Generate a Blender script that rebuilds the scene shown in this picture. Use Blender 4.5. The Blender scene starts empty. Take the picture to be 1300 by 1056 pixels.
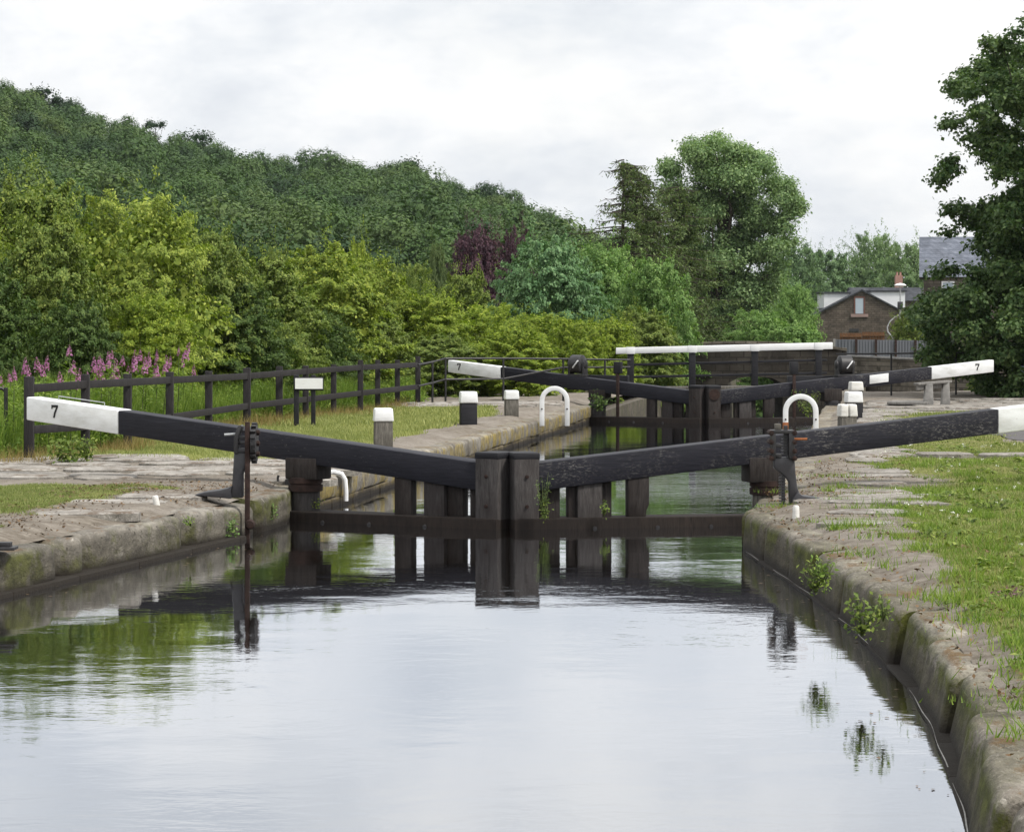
import bpy, bmesh, math, random
import numpy as np
from mathutils import Vector, Matrix, noise as mnoise

random.seed(7)
scene = bpy.context.scene
COL = scene.collection
R = math.radians
F, HC, YH, CX = 3500.0, 2.3, 406.0, 650.0        # focal length in px, eye height, horizon row, centre column
ZQ, ZG = 0.42, 0.45                               # quay top, ground behind it


def P(px, py, z):
    """point at height z seen at a pixel"""
    Y = F * (HC - z) / (py - YH)
    return Vector(((px - CX) / F * Y, Y, z))


def Q(px, py, Y):
    """point at distance Y seen at a pixel"""
    return Vector(((px - CX) / F * Y, Y, HC - (py - YH) * Y / F))


def lerp(a, b, t):
    return a + (b - a) * t


def sstep(a, b, x):
    t = np.clip((np.asarray(x, float) - a) / (b - a), 0, 1)
    return t * t * (3 - 2 * t)


def interp(tab, x):
    xs = [t[0] for t in tab]
    ys = [t[1] for t in tab]
    return np.interp(x, xs, ys)


# ------------------------------------------------------------------ object helpers
def tag(o, label=None, cat=None, group=None, kind=None):
    if label:
        o['label'] = label
    if cat:
        o['category'] = cat
    if group:
        o['group'] = group
    if kind:
        o['kind'] = kind
    return o


def thing(name, label, cat, loc=(0, 0, 0), rotz=0.0, group=None):
    o = bpy.data.objects.new(name, None)
    o.empty_display_size = 0.2
    COL.objects.link(o)
    o.location = loc
    o.rotation_euler = (0, 0, rotz)
    return tag(o, label, cat, group)


def link_mesh(name, me, mat, parent=None):
    o = bpy.data.objects.new(name, me)
    COL.objects.link(o)
    if mat is not None:
        if not me.materials:
            me.materials.append(mat)
        else:
            o.material_slots[0].link = 'OBJECT'
            o.material_slots[0].material = mat
    if parent is not None:
        o.parent = parent
    return o


class MB:
    def __init__(self):
        self.v = []
        self.f = []

    def add(self, vs, fs):
        b = len(self.v)
        self.v += [tuple(p) for p in vs]
        self.f += [tuple(b + i for i in f) for f in fs]
        return self

    def hexa(self, p):
        # p: 8 points, bottom ring 0-3 then top ring 4-7
        return self.add(p, [(3, 2, 1, 0), (4, 5, 6, 7), (0, 1, 5, 4), (1, 2, 6, 5), (2, 3, 7, 6), (3, 0, 4, 7)])

    def box(self, x0, x1, y0, y1, z0, z1):
        return self.hexa([(x0, y0, z0), (x1, y0, z0), (x1, y1, z0), (x0, y1, z0),
                          (x0, y0, z1), (x1, y0, z1), (x1, y1, z1), (x0, y1, z1)])

    def bar(self, a, b, w, h, up=(0, 0, 1)):
        a, b = Vector(a), Vector(b)
        d = (b - a).normalized()
        s = d.cross(Vector(up))
        if s.length < 1e-4:
            s = d.cross(Vector((0, 1, 0)))
        s.normalize()
        u = s.cross(d)
        s *= w / 2
        u *= h / 2
        return self.hexa([a - s - u, a + s - u, b + s - u, b - s - u, a - s + u, a + s + u, b + s + u, b - s + u])

    def prism(self, poly, y0, y1):
        """polygon in x-z pushed from y0 to y1"""
        n = len(poly)
        vs = [(x, y0, z) for x, z in poly] + [(x, y1, z) for x, z in poly]
        fs = [tuple(range(n)), tuple(range(2 * n - 1, n - 1, -1))]
        fs += [(i, i + n, (i + 1) % n + n, (i + 1) % n) for i in range(n)]
        return self.add(vs, fs)

    def tube(self, path, r, n=8, closed=False):
        path = [Vector(p) for p in path]
        m = len(path)
        rr = r if isinstance(r, (list, tuple)) else [r] * m
        rings = []
        ref = Vector((0.13, 0.91, 0.37)).normalized()
        for i, p in enumerate(path):
            d = (path[min(i + 1, m - 1)] - path[max(i - 1, 0)])
            if d.length < 1e-6:
                d = Vector((0, 0, 1))
            d.normalize()
            s = d.cross(ref)
            if s.length < 0.05:
                s = d.cross(Vector((1, 0, 0)))
            s.normalize()
            u = s.cross(d)
            rings.append([p + (s * math.cos(2 * math.pi * k / n) + u * math.sin(2 * math.pi * k / n)) * rr[i] for k in range(n)])
        vs = [v for ring in rings for v in ring]
        fs = []
        for i in range(m - 1):
            for k in range(n):
                a = i * n + k
                b = i * n + (k + 1) % n
                fs.append((a, b, b + n, a + n))
        fs.append(tuple(range(n - 1, -1, -1)))
        fs.append(tuple((m - 1) * n + k for k in range(n)))
        return self.add(vs, fs)

    def lathe(self, prof, c=(0, 0, 0), n=16, axis='z'):
        vs = []
        for r, h in prof:
            for k in range(n):
                a = 2 * math.pi * k / n
                x, y = r * math.cos(a), r * math.sin(a)
                if axis == 'z':
                    p = (c[0] + x, c[1] + y, c[2] + h)
                elif axis == 'x':
                    p = (c[0] + h, c[1] + x, c[2] + y)
                else:
                    p = (c[0] + x, c[1] + h, c[2] + y)
                vs.append(p)
        fs = []
        m = len(prof)
        for i in range(m - 1):
            for k in range(n):
                a, b = i * n + k, i * n + (k + 1) % n
                fs.append((a, b, b + n, a + n))
        fs.append(tuple(range(n - 1, -1, -1)))
        fs.append(tuple((m - 1) * n + k for k in range(n)))
        return self.add(vs, fs)

    def build(self, name, mat, parent=None, bevel=0.0, smooth=False, seg=2, rough=0.0, rscale=3.0):
        me = bpy.data.meshes.new(name)
        me.from_pydata(self.v, [], self.f)
        bm = bmesh.new()
        bm.from_mesh(me)
        bmesh.ops.recalc_face_normals(bm, faces=bm.faces)
        if bevel > 0:
            es = [e for e in bm.edges if len(e.link_faces) == 2 and e.calc_face_angle(0) > 0.4]
            bmesh.ops.bevel(bm, geom=es, offset=bevel, segments=seg, affect='EDGES', profile=0.5, clamp_overlap=True)
        bm.to_mesh(me)
        bm.free()
        if smooth or bevel > 0:
            me.polygons.foreach_set('use_smooth', [True] * len(me.polygons))
            me.set_sharp_from_angle(angle=R(38))
        me.update()
        return link_mesh(name, me, mat, parent)


def quads_mesh(name, V, tint=None, nper=4, smooth=False):
    """V: (N*nper,3) vertices, each run of nper is one face"""
    n = len(V)
    nf = n // nper
    me = bpy.data.meshes.new(name)
    me.vertices.add(n)
    me.vertices.foreach_set('co', np.ascontiguousarray(V, dtype=np.float32).ravel())
    me.loops.add(n)
    me.loops.foreach_set('vertex_index', np.arange(n, dtype=np.int32))
    me.polygons.add(nf)
    me.polygons.foreach_set('loop_start', np.arange(0, n, nper, dtype=np.int32))
    try:
        me.polygons.foreach_set('loop_total', np.full(nf, nper, dtype=np.int32))
    except Exception:
        pass
    if tint is not None:
        at = me.attributes.new('tint', 'FLOAT', 'POINT')
        at.data.foreach_set('value', np.repeat(tint, nper).astype(np.float32))
    me.update(calc_edges=True)
    me.validate()
    return me


def grid_mesh(name, X, Y, Z, attrs=None, smooth=True):
    """X,Y,Z: (n,m) arrays"""
    n, m = X.shape
    V = np.stack([X, Y, Z], -1).reshape(-1, 3)
    idx = np.arange(n * m).reshape(n, m)
    Fq = np.stack([idx[:-1, :-1], idx[1:, :-1], idx[1:, 1:], idx[:-1, 1:]], -1).reshape(-1, 4)
    me = bpy.data.meshes.new(name)
    me.vertices.add(len(V))
    me.vertices.foreach_set('co', V.astype(np.float32).ravel())
    me.loops.add(Fq.size)
    me.loops.foreach_set('vertex_index', Fq.astype(np.int32).ravel())
    me.polygons.add(len(Fq))
    me.polygons.foreach_set('loop_start', np.arange(0, Fq.size, 4, dtype=np.int32))
    try:
        me.polygons.foreach_set('loop_total', np.full(len(Fq), 4, dtype=np.int32))
    except Exception:
        pass
    me.polygons.foreach_set('use_smooth', np.full(len(Fq), smooth, dtype=bool))
    for k, a in (attrs or {}).items():
        at = me.attributes.new(k, 'FLOAT', 'POINT')
        at.data.foreach_set('value', a.astype(np.float32).ravel())
    me.update(calc_edges=True)
    me.validate()
    return me


# ------------------------------------------------------------------ value noise in numpy
_rt = np.random.RandomState(5).rand(256, 256)


def vnoise(x, y, s=1.0):
    x = np.asarray(x, float) * s + 137.2
    y = np.asarray(y, float) * s + 71.7
    xi, yi = np.floor(x).astype(int), np.floor(y).astype(int)
    fx, fy = x - xi, y - yi
    fx = fx * fx * (3 - 2 * fx)
    fy = fy * fy * (3 - 2 * fy)
    a = _rt[xi % 256, yi % 256]
    b = _rt[(xi + 1) % 256, yi % 256]
    c = _rt[xi % 256, (yi + 1) % 256]
    d = _rt[(xi + 1) % 256, (yi + 1) % 256]
    return (a * (1 - fx) + b * fx) * (1 - fy) + (c * (1 - fx) + d * fx) * fy


def fbm(x, y, s=1.0, o=4):
    t, a, n = 0, 0.5, 0
    for i in range(o):
        t = t + a * vnoise(x, y, s * 2 ** i)
        n += a
        a *= 0.5
    return t / n


# ------------------------------------------------------------------ materials
class NT:
    def __init__(self, name):
        self.mat = bpy.data.materials.new(name)
        self.mat.use_nodes = True
        self.t = self.mat.node_tree
        self.n = self.t.nodes
        self.bsdf = self.n['Principled BSDF']
        self.out = self.n['Material Output']

    def new(self, typ, **kw):
        nd = self.n.new(typ)
        for k, v in kw.items():
            setattr(nd, k, v)
        return nd

    def link(self, a, b):
        self.t.links.new(a, b)

    def coords(self, kind='Object', scale=(1, 1, 1)):
        tc = self.new('ShaderNodeTexCoord')
        mp = self.new('ShaderNodeMapping')
        mp.inputs['Scale'].default_value = scale
        self.link(tc.outputs[kind], mp.inputs['Vector'])
        return mp.outputs['Vector']

    def noise(self, vec, scale, detail=5, rough=0.6, dist=0.0):
        nd = self.new('ShaderNodeTexNoise')
        nd.inputs['Scale'].default_value = scale
        nd.inputs['Detail'].default_value = detail
        nd.inputs['Roughness'].default_value = rough
        nd.inputs['Distortion'].default_value = dist
        if vec is not None:
            self.link(vec, nd.inputs['Vector'])
        return nd.outputs['Fac']

    def ramp(self, fac, stops, interp='LINEAR'):
        nd = self.new('ShaderNodeValToRGB')
        cr = nd.color_ramp
        cr.interpolation = interp
        while len(cr.elements) < len(stops):
            cr.elements.new(0.5)
        for e, (p, c) in zip(cr.elements, stops):
            e.position = p
            if not isinstance(c, (tuple, list)):
                c = (c, c, c)
            e.color = (*c[:3], 1)
        self.link(fac, nd.inputs['Fac'])
        return nd.outputs['Color']

    def mix(self, fac, a, b, typ='MIX'):
        nd = self.new('ShaderNodeMix', data_type='RGBA', blend_type=typ)
        for i, x in ((0, fac), (6, a), (7, b)):
            if hasattr(x, 'is_output'):
                self.link(x, nd.inputs[i])
            elif i == 0:
                nd.inputs[0].default_value = x
            else:
                nd.inputs[i].default_value = (*x[:3], 1)
        return nd.outputs[2]

    def math(self, op, a, b=0.0, clamp=False):
        nd = self.new('ShaderNodeMath', operation=op, use_clamp=clamp)
        for i, x in ((0, a), (1, b)):
            if hasattr(x, 'is_output'):
                self.link(x, nd.inputs[i])
            else:
                nd.inputs[i].default_value = x
        return nd.outputs[0]

    def attr(self, name):
        nd = self.new('ShaderNodeAttribute')
        nd.attribute_name = name
        return nd.outputs['Fac']

    def bump(self, h, strength=0.4, dist=0.02):
        nd = self.new('ShaderNodeBump')
        nd.inputs['Strength'].default_value = strength
        nd.inputs['Distance'].default_value = dist
        self.link(h, nd.inputs['Height'])
        self.link(nd.outputs['Normal'], self.bsdf.inputs['Normal'])
        return nd

    def done(self, col, rough=0.7, spec=0.3, metal=0.0):
        b = self.bsdf
        if hasattr(col, 'is_output'):
            self.link(col, b.inputs['Base Color'])
        else:
            b.inputs['Base Color'].default_value = (*col, 1)
        if hasattr(rough, 'is_output'):
            self.link(rough, b.inputs['Roughness'])
        else:
            b.inputs['Roughness'].default_value = rough
        b.inputs['Specular IOR Level'].default_value = spec
        b.inputs['Metallic'].default_value = metal
        return self.mat


def m_simple(name, c0, c1, scale=6, rough=0.7, bump=0.3, dist=0.01, spec=0.3, stretch=(1, 1, 1), metal=0.0):
    t = NT(name)
    v = t.coords('Object', stretch)
    n = t.noise(v, scale, 6, 0.65)
    t.bump(n, bump, dist)
    return t.done(t.ramp(n, [(0.3, c0), (0.7, c1)]), rough, spec, metal)


def m_black_paint(name, wear=0.60, base=(0.010, 0.010, 0.014)):
    """flaking black paint over grey timber: grain lines and bare scuffs"""
    t = NT(name)
    v = t.coords('Object', (1.2, 6, 14))
    g = t.noise(v, 3.0, 6, 0.7, 0.3)
    v2 = t.coords('Object', (3.0, 6, 9))
    s = t.noise(v2, 6.0, 8, 0.75, 0.6)
    big = t.noise(t.coords('Object'), 1.3, 3, 0.6)
    c = t.ramp(g, [(0.3, base), (0.7, tuple(x * 2.2 for x in base))])
    m1 = t.ramp(s, [(wear, 0.0), (wear + 0.06, 1.0)])
    m2 = t.ramp(big, [(0.42, 0.0), (0.62, 1.0)])
    m = t.math('MULTIPLY', m1, m2)
    c = t.mix(m, c, (0.13, 0.125, 0.12))
    crack = t.ramp(g, [(0.66, 0.0), (0.74, 0.5)])
    c = t.mix(crack, c, (0.07, 0.066, 0.066))
    t.bump(g, 0.5, 0.01)
    return t.done(c, t.ramp(big, [(0.3, 0.5), (0.7, 0.68)]), 0.2)


def m_old_wood(name, dark, light, stain=None):
    t = NT(name)
    v = t.coords('Object', (8, 8, 1.2))
    g = t.noise(v, 4.0, 7, 0.7, 0.4)
    c = t.ramp(g, [(0.28, dark), (0.72, light)])
    b = t.noise(t.coords('Object'), 2.5, 4, 0.6)
    c = t.mix(t.ramp(b, [(0.4, 0.0), (0.7, 0.7)]), c, stain or dark)
    t.bump(g, 0.7, 0.012)
    return t.done(c, 0.8, 0.2)


def m_white_paint(name, tone=(0.78, 0.79, 0.80), grime=(0.36, 0.35, 0.31), amt=0.6):
    t = NT(name)
    n = t.noise(t.coords('Object', (1, 1, 2.5)), 3.0, 7, 0.7)
    c = t.mix(t.ramp(n, [(0.42, 0.0), (0.8, amt)]), tone, grime)
    f = t.noise(t.coords('Object', (3, 8, 12)), 5.0, 6, 0.7)
    c = t.mix(t.ramp(f, [(0.63, 0.0), (0.69, 0.65)]), c, (0.42, 0.40, 0.37))
    t.bump(f, 0.25, 0.006)
    return t.done(c, 0.5, 0.35)


def m_stone(name, c0, c1, c2, moss=(0.07, 0.085, 0.015), moss_amt=0.5, wet=True, bumpd=0.03, ys=1.0, litter=None, mlo=.46, low_dark=0.0):
    """weathered gritstone; moss in ragged patches, black tide mark at the water line"""
    t = NT(name)
    v = t.coords('Object', (1, ys, 1))
    n1 = t.noise(v, 1.6, 6, 0.62)
    n2 = t.noise(v, 9.0, 8, 0.7)
    n3 = t.noise(v, 45.0, 4, 0.7)
    c = t.ramp(n1, [(0.3, c0), (0.52, c1), (0.72, c2)])
    oi = t.new('ShaderNodeObjectInfo')
    c = t.mix(t.ramp(oi.outputs['Random'], [(0.0, 0.5), (0.6, 0.0)]), c, tuple(x * 0.75 for x in c0))
    c = t.mix(t.ramp(n2, [(0.35, 0.65), (0.6, 0.0)]), c, tuple(x * 0.45 for x in c0))
    c = t.mix(t.ramp(n3, [(0.55, 0.0), (0.75, 0.45)]), c, tuple(min(1, x * 1.35) for x in c2))
    c = t.mix(t.ramp(t.noise(v, 24.0, 3, 0.6), [(0.30, 0.7), (0.40, 0.0)]), c, tuple(x * 0.35 for x in c0))
    c = t.mix(t.ramp(t.noise(v, 5.5, 5, 0.7, .5), [(0.62, 0.0), (0.68, 0.45)]), c, tuple(min(1, x * 1.5) for x in c2))
    geo = t.new('ShaderNodeNewGeometry')
    sep = t.new('ShaderNodeSeparateXYZ')
    t.link(geo.outputs['Position'], sep.inputs[0])
    z = sep.outputs['Z']
    sn = t.new('ShaderNodeSeparateXYZ')
    t.link(geo.outputs['Normal'], sn.inputs[0])
    # runs of moss, stretched downward
    mv = t.noise(t.coords('Object', (1.3, 1.3 * ys, 0.8)), 2.2, 7, 0.72, 0.2)
    side = t.ramp(sn.outputs['Z'], [(0.25, 1.0), (0.85, 0.22)])
    mm = t.math('MULTIPLY', t.ramp(mv, [(mlo, 0.0), (mlo + .1, 1.0)]), side)
    mm = t.math('MULTIPLY', mm, moss_amt)
    mc = t.ramp(n2, [(0.35, tuple(x * 0.5 for x in moss)), (0.65, tuple(x * 1.7 for x in moss))])
    c = t.mix(mm, c, mc)
    if litter:
        lm = t.math('MULTIPLY', t.ramp(t.noise(v, 3.1, 7, 0.75), [(0.52, 0.0), (0.6, 1.0)]), t.ramp(sn.outputs['Z'], [(0.75, 0.0), (0.95, 0.85)]))
        c = t.mix(lm, c, t.ramp(n3, [(0.3, tuple(x * 0.5 for x in litter)), (0.7, litter)]))
    if low_dark:  # dark brown tone towards the foot, with a ragged upper edge
        zd = t.math('ADD', z, t.math('MULTIPLY', t.math('SUBTRACT', mv, 0.5), 0.5))
        dm = t.math('MULTIPLY', t.ramp(zd, [(0.20, 1.0), (0.36, 0.0)]), low_dark)
        c = t.mix(dm, c, t.ramp(n2, [(0.35, (0.028, 0.024, 0.016)), (0.65, (0.075, 0.066, 0.040))]))
    if wet:
        zz = t.math('ADD', z, t.math('MULTIPLY', t.math('SUBTRACT', n1, 0.5), 0.12))
        w = t.ramp(zz, [(0.09, 1.0), (0.17, 0.0)])
        c = t.mix(w, c, (0.022, 0.018, 0.014))
    t.bump(t.mix(0.35, n2, n3), 0.9, bumpd)
    return t.done(c, 0.85, 0.2)


def m_leaf(name, dark, mid, light, trans=0.28, patch=0.6, tint=False, gain=2.15):
    t = NT(name)
    dark, mid, light = [tuple(x * gain for x in c) for c in (dark, mid, light)]
    geo = t.new('ShaderNodeNewGeometry')
    rnd = geo.outputs['Random Per Island']
    c = t.ramp(rnd, [(0.0, dark), (0.5, mid), (1.0, light)])
    n = t.noise(t.coords('Object'), patch, 3, 0.6)
    c = t.mix(t.ramp(n, [(0.36, 0.6), (0.56, 0.0)]), c, t.mix(0.5, dark, mid))
    n2 = t.noise(t.coords('Object', (1, 1, 1.6)), patch * 1.7, 3, 0.6)
    c = t.mix(t.ramp(n2, [(0.5, 0.0), (0.7, 0.5)]), c, t.mix(0.6, mid, light))
    if tint:
        a = t.attr('tint')
        c = t.mix(t.ramp(a, [(0.0, 0.8), (0.4, 0.0)]), c, (0.018, 0.044, 0.018))
        c = t.mix(t.ramp(a, [(0.6, 0.0), (1.0, 0.8)]), c, (0.105, 0.150, 0.045))
    b = t.bsdf
    t.link(c, b.inputs['Base Color'])
    b.inputs['Roughness'].default_value = 0.55
    b.inputs['Specular IOR Level'].default_value = 0.16
    tr = t.new('ShaderNodeBsdfTranslucent')
    t.link(t.mix(1.0, c, (1.0, 1.15, 0.5), 'MULTIPLY'), tr.inputs['Color'])
    mx = t.new('ShaderNodeMixShader')
    mx.inputs[0].default_value = trans
    t.link(b.outputs[0], mx.inputs[1])
    t.link(tr.outputs[0], mx.inputs[2])
    t.link(mx.outputs[0], t.out.inputs['Surface'])
    return t.mat


M = {}
M['black'] = m_black_paint('black_paint_worn')
M['black_clean'] = m_black_paint('black_paint', 0.72, (0.011, 0.011, 0.013))
M['board'] = m_old_wood('gate_timber', (0.010, 0.008, 0.008), (0.050, 0.043, 0.040), (0.02, 0.014, 0.012))
M['board_pale'] = m_old_wood('gate_timber_bleached', (0.020, 0.018, 0.018), (0.085, 0.078, 0.076), (0.032, 0.025, 0.024))
M['rail_brown'] = m_old_wood('waterlogged_timber', (0.007, 0.0055, 0.005), (0.030, 0.022, 0.018), (0.012, 0.009, 0.008))
M['weathered'] = m_old_wood('weathered_post', (0.035, 0.032, 0.028), (0.21, 0.195, 0.17), (0.06, 0.055, 0.045))
M['fence'] = m_old_wood('fence_timber', (0.012, 0.011, 0.012), (0.044, 0.040, 0.042), (0.021, 0.019, 0.020))
M['black_scuffed'] = m_black_paint('black_paint_scuffed', 0.53)
M['white'] = m_white_paint('white_paint')
M['white_dirty'] = m_white_paint('white_paint_grimy', (0.70, 0.69, 0.66), (0.30, 0.28, 0.24), 0.8)
M['white_metal'] = m_white_paint('white_enamel', (0.80, 0.81, 0.82), (0.55, 0.53, 0.48), 0.4)
M['lime'] = m_simple('lime_scum', (.20, .195, .18), (.42, .41, .39), 9, .8, .2)
M['iron'] = m_simple('black_iron', (0.010, 0.010, 0.011), (0.030, 0.028, 0.030), 9, 0.5, 0.5, 0.006, 0.45)
M['iron_grey'] = m_simple('cast_iron_painted', (0.016, 0.016, 0.019), (0.042, 0.040, 0.045), 8, 0.45, 0.4, 0.006, 0.5)
M['rust'] = m_simple('rusty_iron', (0.016, 0.010, 0.009), (0.046, 0.027, 0.022), 14, 0.8, 0.7, 0.006, 0.2)
M['rust_orange'] = m_simple('orange_rust', (0.20, 0.065, 0.025), (0.33, 0.125, 0.05), 20, 0.85, 0.4, 0.004, 0.2)
M['steel'] = m_simple('galvanised_steel', (0.28, 0.29, 0.30), (0.42, 0.43, 0.44), 12, 0.45, 0.2, 0.003, 0.5)
M['numeral'] = m_simple('numeral_black', (0.010, 0.010, 0.012), (0.016, 0.016, 0.018), 8, 0.5, 0.1, 0.002)
M['concrete'] = m_simple('concrete', (0.16, 0.155, 0.15), (0.30, 0.29, 0.275), 7, 0.85, 0.6, 0.01)
M['timber_grey'] = m_old_wood('bench_timber', (0.11, 0.105, 0.10), (0.26, 0.25, 0.235), (0.13, 0.12, 0.11))
M['coping_l'] = m_stone('coping_gritstone', (0.105, 0.095, 0.082), (0.225, 0.205, 0.175), (0.36, 0.335, 0.295), (0.060, 0.066, 0.012), 0.8, litter=(0.14, 0.085, 0.045), low_dark=.45, ys=.5)
M['coping_r'] = m_stone('coping_mossy', (0.115, 0.098, 0.078), (0.24, 0.215, 0.18), (0.42, 0.385, 0.335), (0.060, 0.066, 0.012), 1.0, litter=(0.15, 0.085, 0.03), mlo=.42, low_dark=.85, ys=.4)
M['chamber'] = m_stone('chamber_stone', (0.10, 0.082, 0.055), (0.20, 0.165, 0.115), (0.33, 0.28, 0.20), (0.17, 0.125, 0.014), 0.5, litter=(0.14, 0.09, 0.04))
M['chamber_top'] = m_stone('chamber_coping', (0.15, 0.135, 0.115), (0.26, 0.24, 0.205), (0.36, 0.335, 0.295), (0.26, 0.19, 0.015), 0.55, litter=(0.15, 0.09, 0.04))
M['masonry'] = m_stone('wall_below_water', (0.03, 0.025, 0.02), (0.05, 0.042, 0.035), (0.07, 0.06, 0.05), moss_amt=0.1)
M['flag'] = m_stone('flagstone', (0.20, 0.182, 0.162), (0.36, 0.335, 0.305), (0.49, 0.465, 0.43), moss_amt=0.1, wet=False, litter=(0.15, 0.105, 0.07))
M['wallstone'] = m_stone('rubble_wall_stone', (0.075, 0.065, 0.055), (0.16, 0.14, 0.115), (0.25, 0.22, 0.18), moss_amt=0.3, wet=False)
M['bark'] = m_simple('bark', (0.030, 0.025, 0.020), (0.085, 0.072, 0.058), 8, 0.9, 0.8, 0.03, 0.1, (3, 3, 0.6))
M['stem'] = m_simple('green_stem', (0.05, 0.075, 0.02), (0.10, 0.12, 0.04), 8, 0.7, 0.2, 0.003)

M['lf_yellow'] = m_leaf('leaf_yellow_green', (0.040, 0.064, 0.010), (0.097, 0.130, 0.020), (0.188, 0.208, 0.038), 0.32)
M['lf_gold'] = m_leaf('leaf_golden', (0.045, 0.070, 0.012), (0.108, 0.140, 0.025), (0.195, 0.216, 0.044), 0.32)
M['lf_mid'] = m_leaf('leaf_mid_green', (0.027, 0.048, 0.010), (0.070, 0.097, 0.020), (0.142, 0.165, 0.040), 0.3)
M['lf_bright'] = m_leaf('leaf_bright_green', (0.042, 0.070, 0.009), (0.102, 0.138, 0.018), (0.19, 0.215, 0.034), 0.34)
M['lf_dark'] = m_leaf('leaf_dark_green', (0.016, 0.034, 0.008), (0.040, 0.070, 0.015), (0.090, 0.122, 0.034), 0.25, gain=1.7)
M['lf_blue'] = m_leaf('leaf_blue_green', (0.026, 0.060, 0.026), (0.065, 0.120, 0.052), (0.13, 0.19, 0.095), 0.28)
M['lf_willow'] = m_leaf('leaf_willow_green', (0.030, 0.065, 0.018), (0.075, 0.130, 0.036), (0.15, 0.21, 0.070), 0.3)
M['lf_poplar'] = m_leaf('leaf_poplar_green', (0.030, 0.056, 0.022), (0.070, 0.108, 0.045), (0.135, 0.178, 0.082), 0.3, 0.4, gain=2.4)
M['lf_purple'] = m_leaf('leaf_copper_purple', (0.022, 0.010, 0.016), (0.050, 0.024, 0.036), (0.095, 0.050, 0.062), 0.2, gain=1.5)
M['lf_larch'] = m_leaf('needle_larch', (0.022, 0.038, 0.013), (0.050, 0.072, 0.026), (0.092, 0.115, 0.046), 0.25, gain=2.3)
M['lf_maple'] = m_leaf('leaf_maple_dark', (0.012, 0.026, 0.010), (0.030, 0.052, 0.018), (0.070, 0.095, 0.038), 0.3, 0.5, gain=2.5)
M['lf_wood'] = m_leaf('leaf_hillside', (0.021, 0.044, 0.013), (0.034, 0.063, 0.017), (0.054, 0.087, 0.024), 0.2, 0.05, tint=True, gain=1.8)
M['lf_far'] = m_leaf('leaf_far_green', (0.030, 0.058, 0.026), (0.060, 0.100, 0.042), (0.105, 0.150, 0.065), 0.22, 0.1)
M['grass'] = m_leaf('grass_blades', (0.055, 0.080, 0.018), (0.140, 0.168, 0.055), (0.29, 0.285, 0.135), 0.3, 0.9, gain=1.5)
M['grass_dry'] = m_leaf('grass_dry_blades', (0.080, 0.105, 0.028), (0.172, 0.192, 0.068), (0.30, 0.295, 0.130), 0.3, 0.6, gain=1.6)
M['straw'] = m_leaf('straw_blades', (0.15, 0.115, 0.035), (0.27, 0.20, 0.075), (0.38, 0.30, 0.14), 0.25, 0.6, gain=1.0)
M['weed'] = m_leaf('tall_herb_green', (0.040, 0.075, 0.012), (0.100, 0.155, 0.026), (0.185, 0.230, 0.050), 0.32, 0.8, gain=1.7)
M['pink'] = m_leaf('willowherb_pink', (0.25, 0.065, 0.20), (0.38, 0.14, 0.31), (0.50, 0.26, 0.42), 0.25, 2, gain=1.0)
M['litter'] = m_leaf('leaf_litter_brown', (0.045, 0.028, 0.016), (0.12, 0.07, 0.035), (0.24, 0.16, 0.085), 0.1, 2, gain=1.0)
M['petal'] = m_leaf('small_white_flower', (0.5, 0.5, 0.45), (0.7, 0.7, 0.66), (0.8, 0.8, 0.78), 0.2, 2, gain=1.0)
M['heather'] = m_leaf('purple_clover', (0.06, 0.025, 0.04), (0.14, 0.06, 0.09), (0.22, 0.12, 0.15), 0.2, 2, gain=1.0)
# ================================================================== THE SETTING
EL = [(-6, -10.8), (22.4, -4.16), (28.25, -2.81), (31.0, -2.43), (61.06, 1.80), (400, 48.3)]
ER = [(-6, 0.85), (9, 1.66), (12.5, 2.07), (14.4, 2.26), (15.3, 2.35), (17, 2.45), (20, 2.49), (22.5, 2.45), (25, 2.34), (27.2, 2.26), (27.7, 2.45), (29.9, 2.62), (30.3, 2.86), (60.4, 6.83), (400, 53.4)]


def eL(Y):
    return interp(EL, Y)


def eR(Y):
    return interp(ER, Y)


def landz(X, Y, off):
    """height of the banks"""
    X, Y, off = np.asarray(X, float), np.asarray(Y, float), np.asarray(off, float)
    z = 0.395 + 0.085 * sstep(0.15, 0.6, off) + (fbm(X, Y, 0.9, 3) - 0.5) * 0.10 * sstep(0.6, 1.5, off) + (fbm(X, Y, 5, 2) - 0.5) * 0.025
    z = z - sstep(68, 112, Y) * 1.9 - sstep(60, 160, off) * 0.8
    return z


def grass_r(X, Y):
    off = X - eR(Y)
    o0 = interp([(0, .22), (12, .24), (16, .28), (18, .36), (21.4, .62), (25.5, .95), (27.5, 1.35), (34, 1.05), (37, .9), (60, .95)], Y)
    g = sstep(0, 0.3, off - o0 + (fbm(X, Y, 2.2, 3) - 0.5) * interp([(12, .22), (18, .4), (26, 1.0)], Y))
    px = X / Y * F + CX
    band = np.exp(-((Y - 36.6 - (X - 4.5) * 0.05) / 0.36) ** 2) * sstep(1110, 1160, px)
    dirt = np.exp(-((Y - 31.3) / 1.7) ** 2) * sstep(1265, 1140, px) * 1.15
    tar = sstep(7.25, 7.8, X + (fbm(X, Y, 2, 2) - 0.5) * 0.6) * sstep(39.5, 40.5, Y) * sstep(51, 49.5, Y)
    top = sstep(54.5, 56, Y)
    return np.clip(g * (1 - band) * (1 - np.clip(dirt, 0, 1)) * (1 - tar) * (1 - top), 0, 1)


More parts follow.
